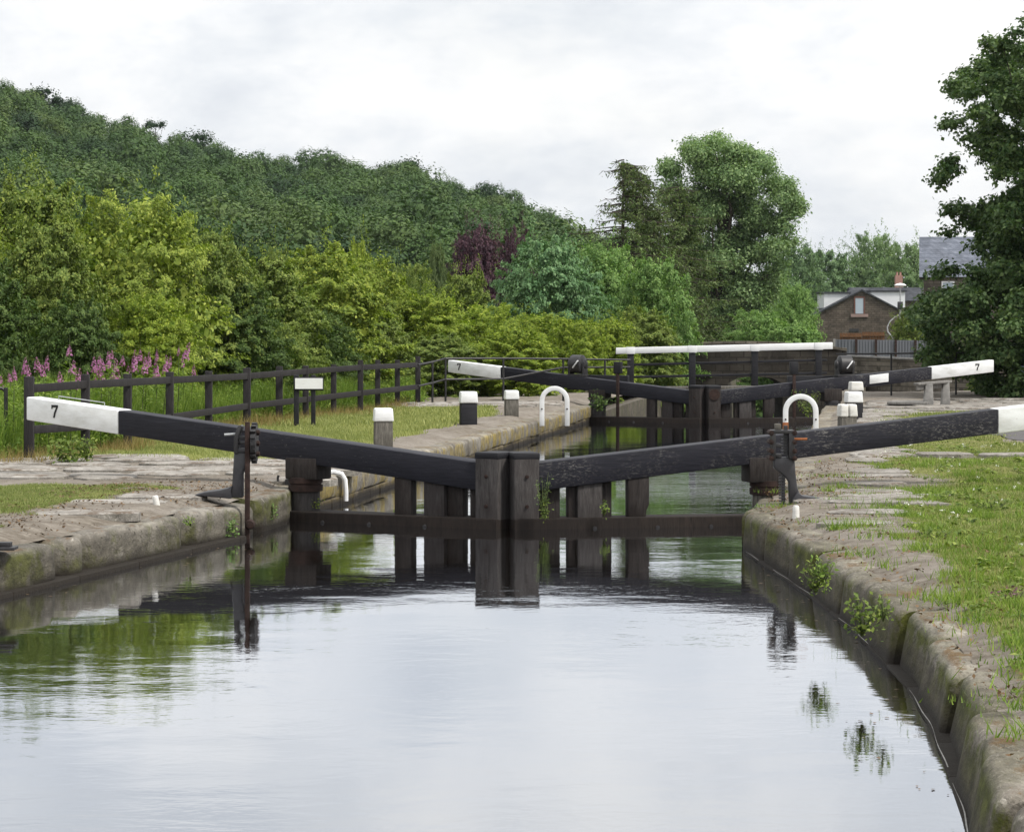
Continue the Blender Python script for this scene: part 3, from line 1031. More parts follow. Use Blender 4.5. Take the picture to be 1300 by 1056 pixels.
def paddle_gear_left():
    Y0 = 28.45
    o, s = (240, 520), 6.208
    base = Q(240 + 385 / s, 520 + 690 / s, Y0)
    X0 = base.x
    root = thing('paddle_gear', 'black cast iron paddle gear with rusty rod standing on the left quay by the beam', 'paddle gear', (X0, Y0, 0), 0, 'ground paddle gear by the near gates')
    Zp = lambda p: zpoly(p, o, s, Y0, X0)
    MB().prism(Zp([(362, 332), (492, 332), (482, 420), (445, 468), (430, 510), (432, 690), (328, 690), (345, 600), (352, 500)]), -.10, .05).build('leg', M['iron_grey'], root, bevel=.014)
    MB().prism(Zp([(350, 590), (338, 640), (345, 696), (200, 684), (50, 668), (130, 644), (250, 628), (315, 612)]), -.13, .16).build('foot', M['iron_grey'], root, bevel=.012)
    c = MB()
    c.prism(Zp([(362, 342), (362, 212), (392, 128), (414, 118), (430, 132), (396, 214), (394, 342)]), -.12, .10)
    c.prism(Zp([(470, 342), (470, 212), (478, 160), (500, 170), (500, 342)]), -.12, .10)
    cs = c.build('gear_frame', M['iron'], root, bevel=.006)
    for ya, yb, dy in ((205, 228, -.10), (250, 272, -.07), (300, 336, -.11), (160, 178, .02)):
        b = MB()
        b.prism(Zp([(385, ya), (485, ya), (485, yb), (385, yb)]), dy, dy + .08)
        b.build('pinion_shaft', M['iron_grey'], cs, bevel=.006)
    gc = Q(240 + 515 / s, 520 + 262 / s, Y0)
    w = MB()
    w.lathe([(.03, -.035), (.16, -.03), (.185, -.025), (.185, .025), (.16, .03), (.03, .035)], (gc.x - X0, 0, gc.z), 24, 'x')
    for k in range(18):
        a = 2 * math.pi * k / 18
        w.bar((gc.x - X0 - .025, .19 * math.cos(a), gc.z + .19 * math.sin(a)), (gc.x - X0 + .025, .19 * math.cos(a), gc.z + .19 * math.sin(a)), .03, .045, (0, math.cos(a), math.sin(a)))
    w.build('gear_wheel', M['iron'], root)
    for dz in (-.11, .0, .11):
        k = MB()
        k.lathe([(.0, 0), (.028, 0), (.028, .03), (.0, .04)], (gc.x - X0 + .03, -.09, gc.z + dz), 8, 'x')
        k.build('bolt', M['rust'], cs)
    rx = Q(240 + 470 / s, 600, Y0).x - X0
    rd = MB()
    rd.box(rx - .025, rx + .025, -.16, -.10, -.9, Q(0, 535, Y0).z)
    rd.build('paddle_rod', M['rust'], root, bevel=.006)
    kb = MB()
    kb.lathe([(.0, -.05), (.04, -.045), (.055, 0), (.04, .045), (0, .05)], (rx + .03, -.16, Q(0, 664, Y0).z), 12, 'y')
    kb.build('rod_shoe', M['rust'], root, smooth=True)
    h = MB()
    zh = Q(0, 550.3, Y0).z
    h.tube([(Q(285.5, 0, Y0).x - X0, -.05, zh - .01), (Q(305, 0, Y0).x - X0, -.05, zh)], .014, 8)
    h.build('spindle', M['steel'], root)


def paddle_gear_right():
    Y0 = 27.9
    o, s = (930, 520), 7.041
    base = Q(930 + 540 / s, 520 + 845 / s, Y0)
    X0 = base.x
    root = thing('paddle_gear', 'black cast iron paddle gear with toothed rack beside the right heel post', 'paddle gear', (X0, Y0, 0), 0, 'ground paddle gear by the near gates')
    Zp = lambda p: zpoly(p, o, s, Y0, X0)
    MB().prism(Zp([(362, 425), (547, 425), (556, 560), (572, 690), (596, 752), (600, 850), (505, 850), (497, 640), (455, 585), (402, 545), (365, 520)]), -.09, .06).build('leg', M['iron_grey'], root, bevel=.014)
    MB().prism(Zp([(570, 728), (620, 764), (800, 790), (1055, 824), (800, 842), (530, 856), (520, 800)]), -.12, .16).build('foot', M['iron_grey'], root, bevel=.012)
    c = MB()
    c.prism(Zp([(340, 185), (378, 205), (376, 440), (350, 440)]), -.12, .10)
    c.prism(Zp([(492, 210), (540, 185), (548, 435), (492, 435)]), -.12, .10)
    c.prism(Zp([(335, 180), (540, 180), (535, 212), (345, 212)]), -.12, .10)
    cs = c.build('gear_frame', M['iron'], root, bevel=.006)
    rk = MB()
    rk.prism(Zp([(455, 140), (488, 140), (488, 400), (455, 400)]), -.06, .0)
    rk.prism(Zp([(435, 520), (465, 520), (465, 900), (435, 900)]), -.05, .0)
    for k in range(7):
        rk.prism(Zp([(428, 232 + k * 26), (490, 232 + k * 26), (490, 244 + k * 26), (428, 244 + k * 26)]), -.08, -.01)
    for k in range(14):
        rk.prism(Zp([(410, 545 + k * 26), (468, 545 + k * 26), (468, 558 + k * 26), (410, 558 + k * 26)]), -.07, -.01)
    rk.build('toothed_rack', M['steel'] if False else M['iron_grey'], root)
    for ya, yb in ((300, 335), (390, 425)):
        sh = MB()
        sh.prism(Zp([(372, ya), (430, ya), (430, yb), (372, yb)]), -.10, -.02)
        sh.build('pinion_shaft', M['iron'], cs, bevel=.006)
    tp = MB()
    tp.prism(Zp([(376, 125), (430, 125), (430, 185), (376, 185)]), -.04, .04)
    tp.build('rack_top', M['weathered'], root, bevel=.006)
    for k, yy in enumerate((205, 285, 365, 430)):
        for xx in (338, 546):
            q = Q(930 + xx / s, 520 + yy / s, Y0)
            b = MB()
            b.lathe([(0, -.13), (.026, -.125), (.028, .11), (0, .12)], (q.x - X0, 0, q.z), 8, 'y')
            b.build('bolt', M['rust'], cs)
    zh = Q(0, 520 + 261 / s, Y0).z
    h = MB()
    h.tube([(Q(930 + 540 / s, 0, Y0).x - X0, -.05, zh), (Q(930 + 662 / s, 0, Y0).x - X0, -.05, zh)], .013, 8)
    h.build('spindle', M['rust_orange'], root)


paddle_gear_left()
paddle_gear_right()
# ================================================================== QUAY FURNITURE
def bollard(px, ytop, ycap, ybase, wpx, body, label, split=False, capmat='white', Y=None):
    z0 = ZG - .02
    b = P(px, ybase, z0) if Y is None else Vector(((px - CX) / F * Y, Y, z0))
    k = b.y / F
    w = wpx * k
    zc, zt = HC - (ycap - YH) * k, HC - (ytop - YH) * k
    root = thing('mooring_post', label, 'mooring post', b, 0.12, 'white capped mooring posts beside the lock')
    h = zt - z0
    hc = zc - z0
    r = w / 2 * .93
    m = MB()
    m.hexa([(-r, -r, -.2), (r, -r, -.2), (r, r, -.2), (-r, r, -.2), (-r * .97, -r * .97, hc), (r * .97, -r * .97, hc), (r * .97, r * .97, hc), (-r * .97, r * .97, hc)])
    m.build('post', M[body], root, bevel=.02)
    q = w / 2
    c = MB()
    parts = [(-q, -.008), (.008, q)] if split else [(-q, q)]
    for xa, xb in parts:
        c.hexa([(xa, -q, hc), (xb, -q, hc), (xb, q, hc), (xa, q, hc), (xa * .9, -q * .9, h), (xb * .9, -q * .9, h), (xb * .9, q * .9, h), (xa * .9, q * .9, h)])
    c.build('cap', M[capmat], root, bevel=.022, seg=3)


bollard(486.5, 518, 535, 573, 25.5, 'weathered', 'grey weathered mooring post with white cap just behind the near left beam')
bollard(594.5, 497, 511.5, 542, 23, 'black_clean', 'black painted mooring post with white cap on the grass left of the chamber')
bollard(649.3, 495.5, 507, 531, 18.5, 'weathered', 'cracked unpainted mooring post with white cap beside the left white hoop')
bollard(1086.5, 484.5, 496, 528, 17, 'black_clean', 'farthest and topmost white-capped post of the three clustered on the right bank', capmat='white_dirty')
bollard(1083.5, 497, 511, 535, 21, 'black_clean', 'black post with clean white cap, middle of the three clustered on the right bank')
bollard(1075.5, 513, 529, 560, 23, 'weathered', 'nearest of three clustered right-bank posts, with a cracked white cap over bare wood', split=True, capmat='white_dirty')


def hoop(px0, px1, ytop, ybase, tube, label, rust=False, Y=None):
    b = P((px0 + px1) / 2, ybase, ZQ)
    k = b.y / F
    w = (px1 - px0) * k - tube
    ztop = HC - (ytop - YH) * k - tube / 2 - ZQ
    root = thing('ladder_hoop', label, 'ladder hoop', b, -.05, 'white grab hoops at the chamber ladders')
    r = w / 2
    path = [(-r, 0, -.1), (-r, 0, .12), (-r, 0, ztop - r)]
    path += [(-r * math.cos(math.pi * i / 16), 0, ztop - r + r * math.sin(math.pi * i / 16)) for i in range(1, 16)]
    path += [(r, 0, ztop - r), (r, 0, -.1)]
    m = MB()
    for a, c in zip(path[:-1], path[1:]):
        pass
    n = len(path)
    vs, fs = [], []
    for i, p in enumerate(path):
        p = Vector(p)
        d = (Vector(path[min(i + 1, n - 1)]) - Vector(path[max(i - 1, 0)])).normalized()
        s = Vector((d.z, 0, -d.x)) * tube / 2
        for u, dy in ((s, -.03), (s, .03), (-s, .03), (-s, -.03)):
            vs.append((p.x + u.x, dy, p.z + u.z))
    for i in range(n - 1):
        for j in range(4):
            a, c = i * 4 + j, i * 4 + (j + 1) % 4
            fs.append((a, c, c + 4, a + 4))
    fs += [(3, 2, 1, 0), tuple((n - 1) * 4 + j for j in range(4))]
    m.add(vs, fs)
    m.build('hoop', M['white_metal'], root, bevel=.008)
    for x in (-r, r):
        bl = MB()
        bl.lathe([(0, -.045), (.014, -.043), (.016, -.03)], (x, 0, .22), 8, 'y')
        bl.build('bolt', M['rust'], root)
    if rust:
        ru = MB()
        ru.box(-r - tube / 2 - .003, -r + tube / 2 + .003, -.034, .034, -.05, .17)
        ru.build('rusty_foot', M['rust_orange'], root, bevel=.006)


hoop(685, 723, 490, 534, .088, 'clean white grab hoop on the left chamber edge near the yellow moss')
hoop(994, 1039, 500, 549, .088, 'white grab hoop with a rusty orange foot on the right chamber edge', rust=True)

# low white painted handhold on the chamber wall right behind the left heel post
root = thing('ladder_handrail', 'small white curved handhold on the chamber wall behind the left heel post', 'handrail', (0, 0, 0))
m = MB()
a = Vector((float(eL(33.5)), 33.5, 0))
m.tube([(a.x - .20, a.y, .42), (a.x - .09, a.y, .455), (a.x + .01, a.y, .43), (a.x + .05, a.y, .36), (a.x + .06, a.y, .22), (a.x + .06, a.y, .10)], .03, 8)
m.build('rail', M['white_metal'], root, smooth=True)


def pin(px, ytop, ybase, wpx, label, lean):
    b = P(px, ybase, .42)
    k = b.y / F
    m = MB()
    r = wpx * k / 2
    h = (ybase - ytop) * k
    m.lathe([(r * 1.15, -.08), (r * 1.1, 0), (r, h * .7), (r * .98, h - .015), (r * .7, h)], (0, 0, 0), 14)
    o = m.build('mooring_pin', M['white_dirty'], None, smooth=True)
    o.location = b
    o.rotation_euler = (0, lean, .3)
    tag(o, label, 'mooring pin', 'short white mooring pins')


pin(200, 628.5, 647, 8, 'short leaning white mooring pin on the left coping', -.18)
pin(1010.5, 641.5, 659, 8.5, 'short upright white mooring pin on the right coping corner', 0.0)

b = P(360, 613, .44)
m = MB()
m.tube([(b.x + .07 * math.cos(t_), b.y + .04, b.z + .05 + .07 * math.sin(t_)) for t_ in np.linspace(2.6, 6.0, 10)] + [(b.x + .16, b.y, b.z + .06)], .014, 7)
m.box(b.x + .02, b.x + .16, b.y - .03, b.y + .05, b.z - .02, b.z + .045)
o = m.build('iron_hook', M['iron'], None)
tag(o, 'small black iron hook lying on the left quay beside the heel post', 'hook')

b = Q(0, 715, 22.3)
m = MB()
m.box(-.5, .11, -.10, .10, -.012, .012)
m.box(-.03, .07, -.05, .05, .0125, .05)
o = m.build('mooring_plate', M['iron'], None, bevel=.004)
o.location = (b.x, 22.3 + .12, .445)
tag(o, 'flat black iron mooring plate on the coping at the left edge', 'mooring plate')

# chain of small weeds etc. come later.  Sign on two posts
b = P(387, 544, ZG)
root = thing('sign', 'blank white sign board on two black posts beside the left fence', 'sign', b)
k = b.y / F
m = MB()
for xa, xb in ((373, 379.5), (395, 400.5)):
    m = MB()
    m.box((xa - 387) * k, (xb - 387) * k, -.035, .035, -.2, (544 - 476) * k)
    m.build('post', M['black_clean'], root, bevel=.008)
m = MB()
m.box((373 - 387) * k, (411 - 387) * k, -.06, -.038, (544 - 495.5) * k, (544 - 478.5) * k)
fr = m.build('frame', M['black_clean'], root, bevel=.004)
m = MB()
m.box((375 - 387) * k, (410 - 387) * k, -.068, -.061, (544 - 493.5) * k, (544 - 480) * k)
m.build('panel', M['white_metal'], root)

# ---- post and rail fence
root = thing('wooden_fence', 'dark post and rail fence running along the left bank', 'fence', (0, 0, 0))
posts = [(37, 478, 590, 12), (108.5, 475, 583, 10.5), (162, 474.5, 572, 10), (215.5, 472, 562, 9.5), (265, 471, 553, 9), (313.5, 467, 545, 9.3), (354.5, 465, 538, 8.5), (388, 464, 535.5, 7.5), (423.5, 463, 531.5, 7), (457.5, 457, 528, 7), (479.5, 457, 523, 6.5), (504.5, 457, 519, 6.5), (530.5, 452.5, 516, 6.5)]
line = []
for i, (px, yt, yb, wd) in enumerate(posts):
    Yl = lerp(35.2, 58.6, ((px - 37) / (530.5 - 37)) * 1.0) if False else F * (HC - .42) / (yb - YH)
    x = (px - CX) / F * Yl
    k = Yl / F
    w = wd * k
    zt = HC - (yt - YH) * k
    line.append((x, Yl, zt, k))
    m = MB()
    m.box(x - w / 2, x + w / 2, Yl - w / 2, Yl + w / 2, -.1, zt)
    m.build('post', M['fence'], root, bevel=.012)
for top, pts in ((True, [(43, 493), (108, 488), (215, 482.5), (313, 477.5), (388, 471.5), (457, 466.5), (530, 463)]), (False, [(43, 545), (108, 541), (215, 530), (313, 515.5), (388, 507), (457, 499), (530, 491)])):
    def Yat(px):
        return float(np.interp(px, [p[0] for p in posts], [l[1] for l in line]))
    path = [Q(px, py, Yat(px)) for px, py in pts]
    path = [Vector((p.x, p.y - .085, p.z)) for p in path]
    m = MB()
    for a, c in zip(path[:-1], path[1:]):
        m.bar(a, c, .05, .105)
    m.build('rail', M['fence'], root, bevel=.006)


# ---- iron railings
def railing(label, posts_, rails, r=.022, pr=.024):
    root = thing('iron_railing', label, 'railing', (0, 0, 0))
    for a, b_ in posts_:
        m = MB()
        m.tube([a, b_], pr, 8)
        m.build('post', M['iron'], root)
    for path in rails:
        m = MB()
        m.tube(path, r, 7)
        m.build('rail', M['iron'], root, smooth=True)
    return root


Yr = 60.6
railing('thin black iron railing joining the wooden fence end to the far left gate',
        [(Q(px, 520, y_), Q(px, yt, y_)) for px, yt, y_ in ((549, 460, 59.6), (565.6, 455, Yr), (639, 455.5, Yr + .5), (715, 455.5, Yr + 1), (768, 456, Yr + 1.3))],
        [[Q(531, 463, 58.6), Q(549, 459.5, 59.6), Q(565.6, 455.2, Yr), Q(639, 455, Yr + .5), Q(715, 455.6, Yr + 1), Q(800, 457, Yr + 1.6)],
         [Q(531, 490, 58.6), Q(549, 486, 59.6), Q(565.6, 481.6, Yr), Q(639, 481, Yr + .5), Q(715, 466.5, Yr + 1), Q(800, 466, Yr + 1.6)]])
railing('thin black iron railing along the far right bank in front of the stone wall',
        [(Q(px, 506, y_), Q(px, yt, y_)) for px, yt, y_ in ((1131.5, 448.5, 66.5), (1213.6, 447.5, 66), (1297.5, 446, 65.5), (1382, 444.5, 65))],
        [[Q(1062, 449.5, 67), Q(1131.5, 448.7, 66.5), Q(1213.6, 447.6, 66), Q(1285, 446.2, 65.6), Q(1302, 448.5, 65.4), Q(1382, 446, 65)],
         [Q(1062, 475, 67), Q(1131.5, 474.7, 66.5), Q(1213.6, 474, 66), Q(1298, 474.5, 65.5), Q(1382, 474, 65)]], .022)
railing('short black iron railing at the left edge before the wooden fence',
        [(Q(7.5, 585, 36.6), Q(7.5, 492, 36.6)), (Q(-60, 585, 36.2), Q(-60, 492, 36.2))],
        [[Q(-90, 492.5, 36.2), Q(2, 493, 36.6), Q(7.5, 497, 36.6)], [Q(-90, 541, 36.2), Q(7.5, 541.5, 36.6)]], .022, .028)
b = Q(1300, 471, 65.3)
o = MB().box(b.x - .08, b.x + .22, b.y - .03, b.y - .01, b.z - .12, b.z + .12).build('small_notice', m_simple('pale_blue_plastic', (.42, .55, .66), (.50, .62, .72), 4, .5, .05), None, bevel=.01)
tag(o, 'small pale blue notice fixed to the railing post at the right edge', 'notice')

# ---- bench
b = P(1170, 519, ZG)
k = b.y / F
root = thing('bench', 'low grey concrete and timber bench on the grass of the far right bank', 'bench', b, 0)


def bz(py):
    return (519 - py) * k


def bx(px):
    return (px - 1170) * k


m = MB()
m.hexa([(bx(1123), -.35, bz(513)), (bx(1172), -.55, bz(513)), (bx(1184), .35, bz(513)), (bx(1140), .45, bz(513)),
        (bx(1123), -.35, bz(509.5)), (bx(1172), -.55, bz(509.5)), (bx(1184), .35, bz(509.5)), (bx(1140), .45, bz(509.5))])
m.build('seat', M['timber_grey'], root, bevel=.01)
m = MB()
m.box(bx(1133), bx(1180), -.25, .25, -.1, bz(514))
m.build('plinth', M['iron'], root, bevel=.02)
for xa, xb, ya, yt, yb in ((1169, 1183, -.30, 487, 521), (1195.5, 1208, .12, 484, 518)):
    m = MB()
    m.prism([(bx(xa), bz(yb)), (bx(xb), bz(yb)), (bx(xb - 1.5), bz(yt)), (bx(xa + 3.5), bz(yt))], ya, ya + .14)
    m.build('upright', M['concrete'], root, bevel=.012)
m = MB()
m.bar((bx(1159), -.42, bz(487)), (bx(1208), .25, bz(484.5)), .14, .05)
m.build('top_rail', M['timber_grey'], root, bevel=.008)
m = MB()
m.bar((bx(1160), -.40, bz(491)), (bx(1204), .28, bz(488.5)), .05, .12)
m.build('backrest', M['timber_grey'], root, bevel=.008)

# ---- footbridge with white handrail at the far gate
YB = 63.2
root = thing('footbridge', 'white-topped black footbridge railing across the canal behind the far gates', 'footbridge', (0, 0, 0))
m = MB()
m.hexa([Q(782, 449.4, YB) + Vector((0, -.09, 0)), Q(1056.7, 443.2, YB) + Vector((0, -.09, 0)), Q(1056.7, 443.2, YB) + Vector((0, .09, 0)), Q(782, 449.4, YB) + Vector((0, .09, 0)),
        Q(782, 441.6, YB) + Vector((0, -.09, 0)), Q(1056.7, 434.6, YB) + Vector((0, -.09, 0)), Q(1056.7, 434.6, YB) + Vector((0, .09, 0)), Q(782, 441.6, YB) + Vector((0, .09, 0))])
m.build('handrail', M['white_metal'], root, bevel=.012)
for px, yt in ((800.5, 448.5), (878.8, 446.7), (958, 445), (1039, 443.2)):
    q, q2 = Q(px, yt, YB), Q(px, 497, YB)
    m = MB()
    m.box(q.x - .075, q.x + .075, YB - .07, YB + .07, q2.z, q.z)
    pst = m.build('post', M['black_clean'], root, bevel=.012)
    c = MB()
    c.box(q.x - .10, q.x + .10, YB - .098, YB - .0915, q.z - .015, q.z + .145)
    c.build('strap', M['white_metal'], root, bevel=.003)
for yl, yr in ((463.2, 457), (478.8, 473.5)):
    m = MB()
    m.bar(Q(798, yl, YB), Q(1050, yr, YB), .05, .055)
    m.build('rail', M['black_clean'], root, bevel=.008)
m = MB()
m.hexa([Q(770, 496, YB) + Vector((0, -.3, 0)), Q(1065, 493, YB) + Vector((0, -.3, 0)), Q(1065, 493, YB) + Vector((0, .35, 0)), Q(770, 496, YB) + Vector((0, .35, 0)),
        Q(770, 491.5, YB) + Vector((0, -.3, 0)), Q(1065, 488.5, YB) + Vector((0, -.3, 0)), Q(1065, 488.5, YB) + Vector((0, .35, 0)), Q(770, 491.5, YB) + Vector((0, .35, 0))])
m.build('deck', M['weathered'], root, bevel=.01)


# ---- stone bridge behind
def m_brick(name, c1, c2, mortar, sx, row, bw, bump=.4):
    t = NT(name)
    v = t.coords('Object')
    sp = t.new('ShaderNodeSeparateXYZ')
    t.link(v, sp.inputs[0])
    cb = t.new('ShaderNodeCombineXYZ')
    t.link(t.math('ADD', sp.outputs[0], sp.outputs[1]), cb.inputs[0])
    t.link(sp.outputs[2], cb.inputs[1])
    br = t.new('ShaderNodeTexBrick')
    br.inputs['Scale'].default_value = sx
    br.inputs['Row Height'].default_value = row
    br.inputs['Brick Width'].default_value = bw
    br.inputs['Mortar Size'].default_value = .018
    br.inputs['Color1'].default_value = (*c1, 1)
    br.inputs['Color2'].default_value = (*c2, 1)
    br.inputs['Mortar'].default_value = (*mortar, 1)
    t.link(cb.outputs[0], br.inputs['Vector'])
    n = t.noise(v, 1.2, 5, .65)
    n2 = t.noise(v, 6, 6, .7)
    c = t.mix(t.ramp(n, [(.35, .7), (.65, .0)]), br.outputs['Color'], tuple(x * .4 for x in c1))
    c = t.mix(t.ramp(n2, [(.55, 0.0), (.75, .5)]), c, tuple(x * 1.5 for x in c2))
    t.bump(br.outputs['Fac'], -bump, .02)
    return t.done(c, .9, .15)


M['rubble'] = m_brick('rubble_stone_courses', (.034, .030, .025), (.066, .058, .048), (.024, .021, .018), 1.0, .22, .45)
M['rubble_pale'] = m_brick('pale_rubble_courses', (.115, .10, .082), (.20, .178, .145), (.07, .062, .05), 1.0, .17, .36)
M['house_stone'] = m_brick('dark_gable_brick', (.088, .071, .057), (.148, .122, .098), (.05, .042, .036), 1.0, .20, .5)
YS = 88.0
root = thing('stone_bridge', 'dark stone humpback bridge with a curved parapet behind the footbridge', 'bridge', (0, 0, 0))
m = MB()
pxs = np.linspace(866, 1075, 19)
top = lambda px: 433.2 + 5.0 * ((px - 945) / 105) ** 2 + (1.0 if px > 1000 else 0)
ac, ah = 958.0, 34.0      # arch centre and half width in px
bot = []
for a, c in zip(pxs[:-1], pxs[1:]):
    def zb_(px):
        d_ = abs(px - ac) / ah
        return Q(0, 487, YS).z + .22 * math.sqrt(max(0, 1 - d_ * d_)) if d_ < 1 else -2.6
    mid = (a + c) / 2
    inside = abs(mid - ac) < ah
    z0a = zb_(a) if inside else -2.6
    z0c = zb_(c) if inside else -2.6
    if inside and z0a < -1:
        z0a = Q(0, 487, YS).z
    if inside and z0c < -1:
        z0c = Q(0, 487, YS).z
    xa, xc = Q(a, 0, YS).x, Q(c, 0, YS).x
    za, zc = Q(0, top(a), YS).z - .09, Q(0, top(c), YS).z - .09
    m.hexa([(xa, YS, z0a), (xc, YS, z0c), (xc, YS + 3, z0c), (xa, YS + 3, z0a), (xa, YS, za), (xc, YS, zc), (xc, YS + 3, zc), (xa, YS + 3, za)])
m.build('wall', M['rubble'], root)
m = MB()
for a, c in zip(pxs[:-1], pxs[1:]):
    xa, xc = Q(a, 0, YS).x, Q(c, 0, YS).x
    za, zc = Q(0, top(a), YS).z, Q(0, top(c), YS).z
    m.hexa([(xa, YS - .06, za - .09), (xc, YS - .06, zc - .09), (xc, YS + .4, zc - .09), (xa, YS + .4, za - .09), (xa, YS - .06, za), (xc, YS - .06, zc), (xc, YS + .4, zc), (xa, YS + .4, za)])
m.build('parapet_coping', M['rubble_pale'], root)

# ---- walls and fences on the right
YW = 98.0
root = thing('stone_wall', 'pale rubble stone wall behind the railing on the right', 'stone wall', (0, 0, 0))
m = MB()
m.hexa([Q(1060, 520, YW), Q(1262, 520, YW - 6), Q(1262, 520, YW - 5.5), Q(1060, 520, YW + .5), Q(1060, 452.5, YW), Q(1262, 462, YW - 6), Q(1262, 462, YW - 5.5), Q(1060, 452.5, YW + .5)])
m.build('wall', M['rubble_pale'], root)
m = MB()
m.hexa([Q(1060, 452.4, YW) + Vector((0, -.08, 0)), Q(1262, 461.9, YW - 6) + Vector((0, -.08, 0)), Q(1262, 461.9, YW - 5.4), Q(1060, 452.4, YW + .6),
        Q(1060, 449.8, YW) + Vector((0, -.08, 0)), Q(1262, 459, YW - 6) + Vector((0, -.08, 0)), Q(1262, 459, YW - 5.4), Q(1060, 449.8, YW + .6)])
m.build('coping', M['concrete'], root, bevel=.02)

YP = 128.0
root = thing('panel_fence', 'grey metal panel fence above the stone wall below the gable house', 'fence', (0, 0, 0))
m_panel = m_simple('grey_fence_panel', (.10, .11, .125), (.155, .165, .18), .7, .6, .2, .01, .3, (1, 1, .3))
pxs = [1059, 1087, 1112, 1137, 1162, 1187, 1212]
for i, (a, c) in enumerate(zip(pxs[:-1], pxs[1:])):
    xa, xc = Q(a, 0, YP).x, Q(c, 0, YP).x
    za, zb2 = Q(0, 462, YP).z, Q(0, 431 + i * .3, YP).z
    m = MB()
    nn = 12
    for j in range(nn):
        u0, u1 = lerp(xa + .05, xc - .05, j / nn), lerp(xa + .05, xc - .05, (j + 1) / nn)
        d_ = .03 if j % 2 else 0
        m.box(u0, u1, YP + d_, YP + .04 + d_, za, zb2)
    m.build('panel', m_panel, root)
for i, a in enumerate(pxs):
    x = Q(a, 0, YP).x
    m = MB()
    m.box(x - .05, x + .05, YP - .07, YP - .005, -2, Q(0, 430 + i * .3, YP).z)
    m.build('post', M['concrete'] if i == 0 else M['rust'], root)

root = thing('timber_fence', 'short orange brown timber fence below the gable house', 'fence', (0, 0, 0))
m_tim = m_old_wood('orange_timber', (.085, .042, .020), (.20, .105, .05))
for a, c, y0, y1 in ((1066, 1094, 422.8, 440), (1094.4, 1123, 421.5, 440)):
    m = MB()
    q0, q1 = Q(a, y1, 175), Q(c, y0, 175)
    for j in range(8):
        m.box(lerp(q0.x, q1.x, j / 8) + .01, lerp(q0.x, q1.x, (j + 1) / 8) - .01, 175, 175.06, q0.z, q1.z)
    m.box(q0.x, q1.x, 174.9, 174.99, q1.z - .25, q1.z - .12)
    m.build('panel', m_tim, root)

# ---- gable house
YHs = 255.0
root = thing('gable_house', 'brown brick house with a steep gable, one attic window and white dormers', 'house', (0, 0, 0))
m_slate = m_brick('roof_slates', (.055, .058, .068), (.085, .09, .10), (.035, .037, .042), 1.0, .25, .35, .3)
m_slate_blue = m_brick('blue_grey_slates', (.135, .15, .185), (.18, .195, .235), (.10, .11, .135), 1.0, .22, .32, .25)
pk, el_, er_ = Q(1094, 369.5, YHs), Q(1026, 405, YHs), Q(1151, 399.4, YHs)
er_.z = pk.z - (er_.x - pk.x) * (pk.z - el_.z) / (pk.x - el_.x)
m = MB()
m.prism([(el_.x, -3), (er_.x, -3), (er_.x, er_.z), (pk.x, pk.z), (el_.x, el_.z)], YHs, YHs + 9)
m.build('wall', M['house_stone'], root)
rf = MB()
for a, c in ((el_, pk), (pk, er_)):
    d_ = (c - a).normalized()
    e0 = a - d_ * (.25 if a is el_ else 0)
    e1 = c + d_ * (.25 if c is er_ else 0)
    rf.hexa([(e0.x, YHs - .2, e0.z + .02), (e1.x, YHs - .2, e1.z + .02), (e1.x, YHs + 9.2, e1.z + .02), (e0.x, YHs + 9.2, e0.z + .02),
             (e0.x, YHs - .2, e0.z + .16), (e1.x, YHs - .2, e1.z + .16), (e1.x, YHs + 9.2, e1.z + .16), (e0.x, YHs + 9.2, e0.z + .16)])
roof = rf.build('roof', m_slate, root)
m_dormer = m_simple('white_dormer_cladding', (.62, .63, .65), (.72, .73, .74), 2, .6, .1)
for xa, xb, yt, yb in ((1046, 1078, 372.5, 394), (1106, 1149, 370.5, 392)):
    q0, q1 = Q(xa, yb, YHs + 2), Q(xb, yt, YHs + 2)
    m = MB()
    m.box(q0.x, q1.x, YHs + 2, YHs + 7.5, q0.z, q1.z)
    dm = m.build('dormer', m_dormer, root)
    m = MB()
    m.box(q0.x - .15, q1.x + .15, YHs + 1.85, YHs + 7.7, q1.z + .002, q1.z + .14)
    m.build('dormer_roof', m_slate, dm)
q0, q1 = Q(1084, 398.2, YHs), Q(1098, 376.5, YHs)
m_redframe = m_simple('red_brown_surround', (.10, .045, .035), (.15, .07, .055), 3, .8, .2)
m_glass = m_simple('pale_window_glass', (.30, .36, .42), (.36, .42, .48), .5, .12, 0, .01, .7)
m = MB()
for xa, xb, za, zb2 in ((q0.x, q0.x + .14, q0.z, q1.z), (q1.x - .14, q1.x, q0.z, q1.z), (q0.x + .14, q1.x - .14, q1.z - .14, q1.z)):
    m.box(xa, xb, YHs - .06, YHs - .003, za, zb2)
win = m.build('window', m_redframe, root)
MB().box(q0.x + .143, q1.x - .143, YHs - .03, YHs - .003, q0.z, q1.z - .143).build('pane', m_glass, win)
qs = Q(1080, 402.5, YHs)
MB().box(qs.x, Q(1102, 0, YHs).x, YHs - .16, YHs - .004, qs.z, qs.z + .28).build('sill', m_simple('pink_stone_sill', (.22, .15, .135), (.28, .20, .18), 3, .85, .2), win)
qv = Q(1078, 421, YHs)
MB().box(qv.x, qv.x + .9, YHs - .05, YHs - .004, qv.z, qv.z + .28).build('vent', M['iron'], root)

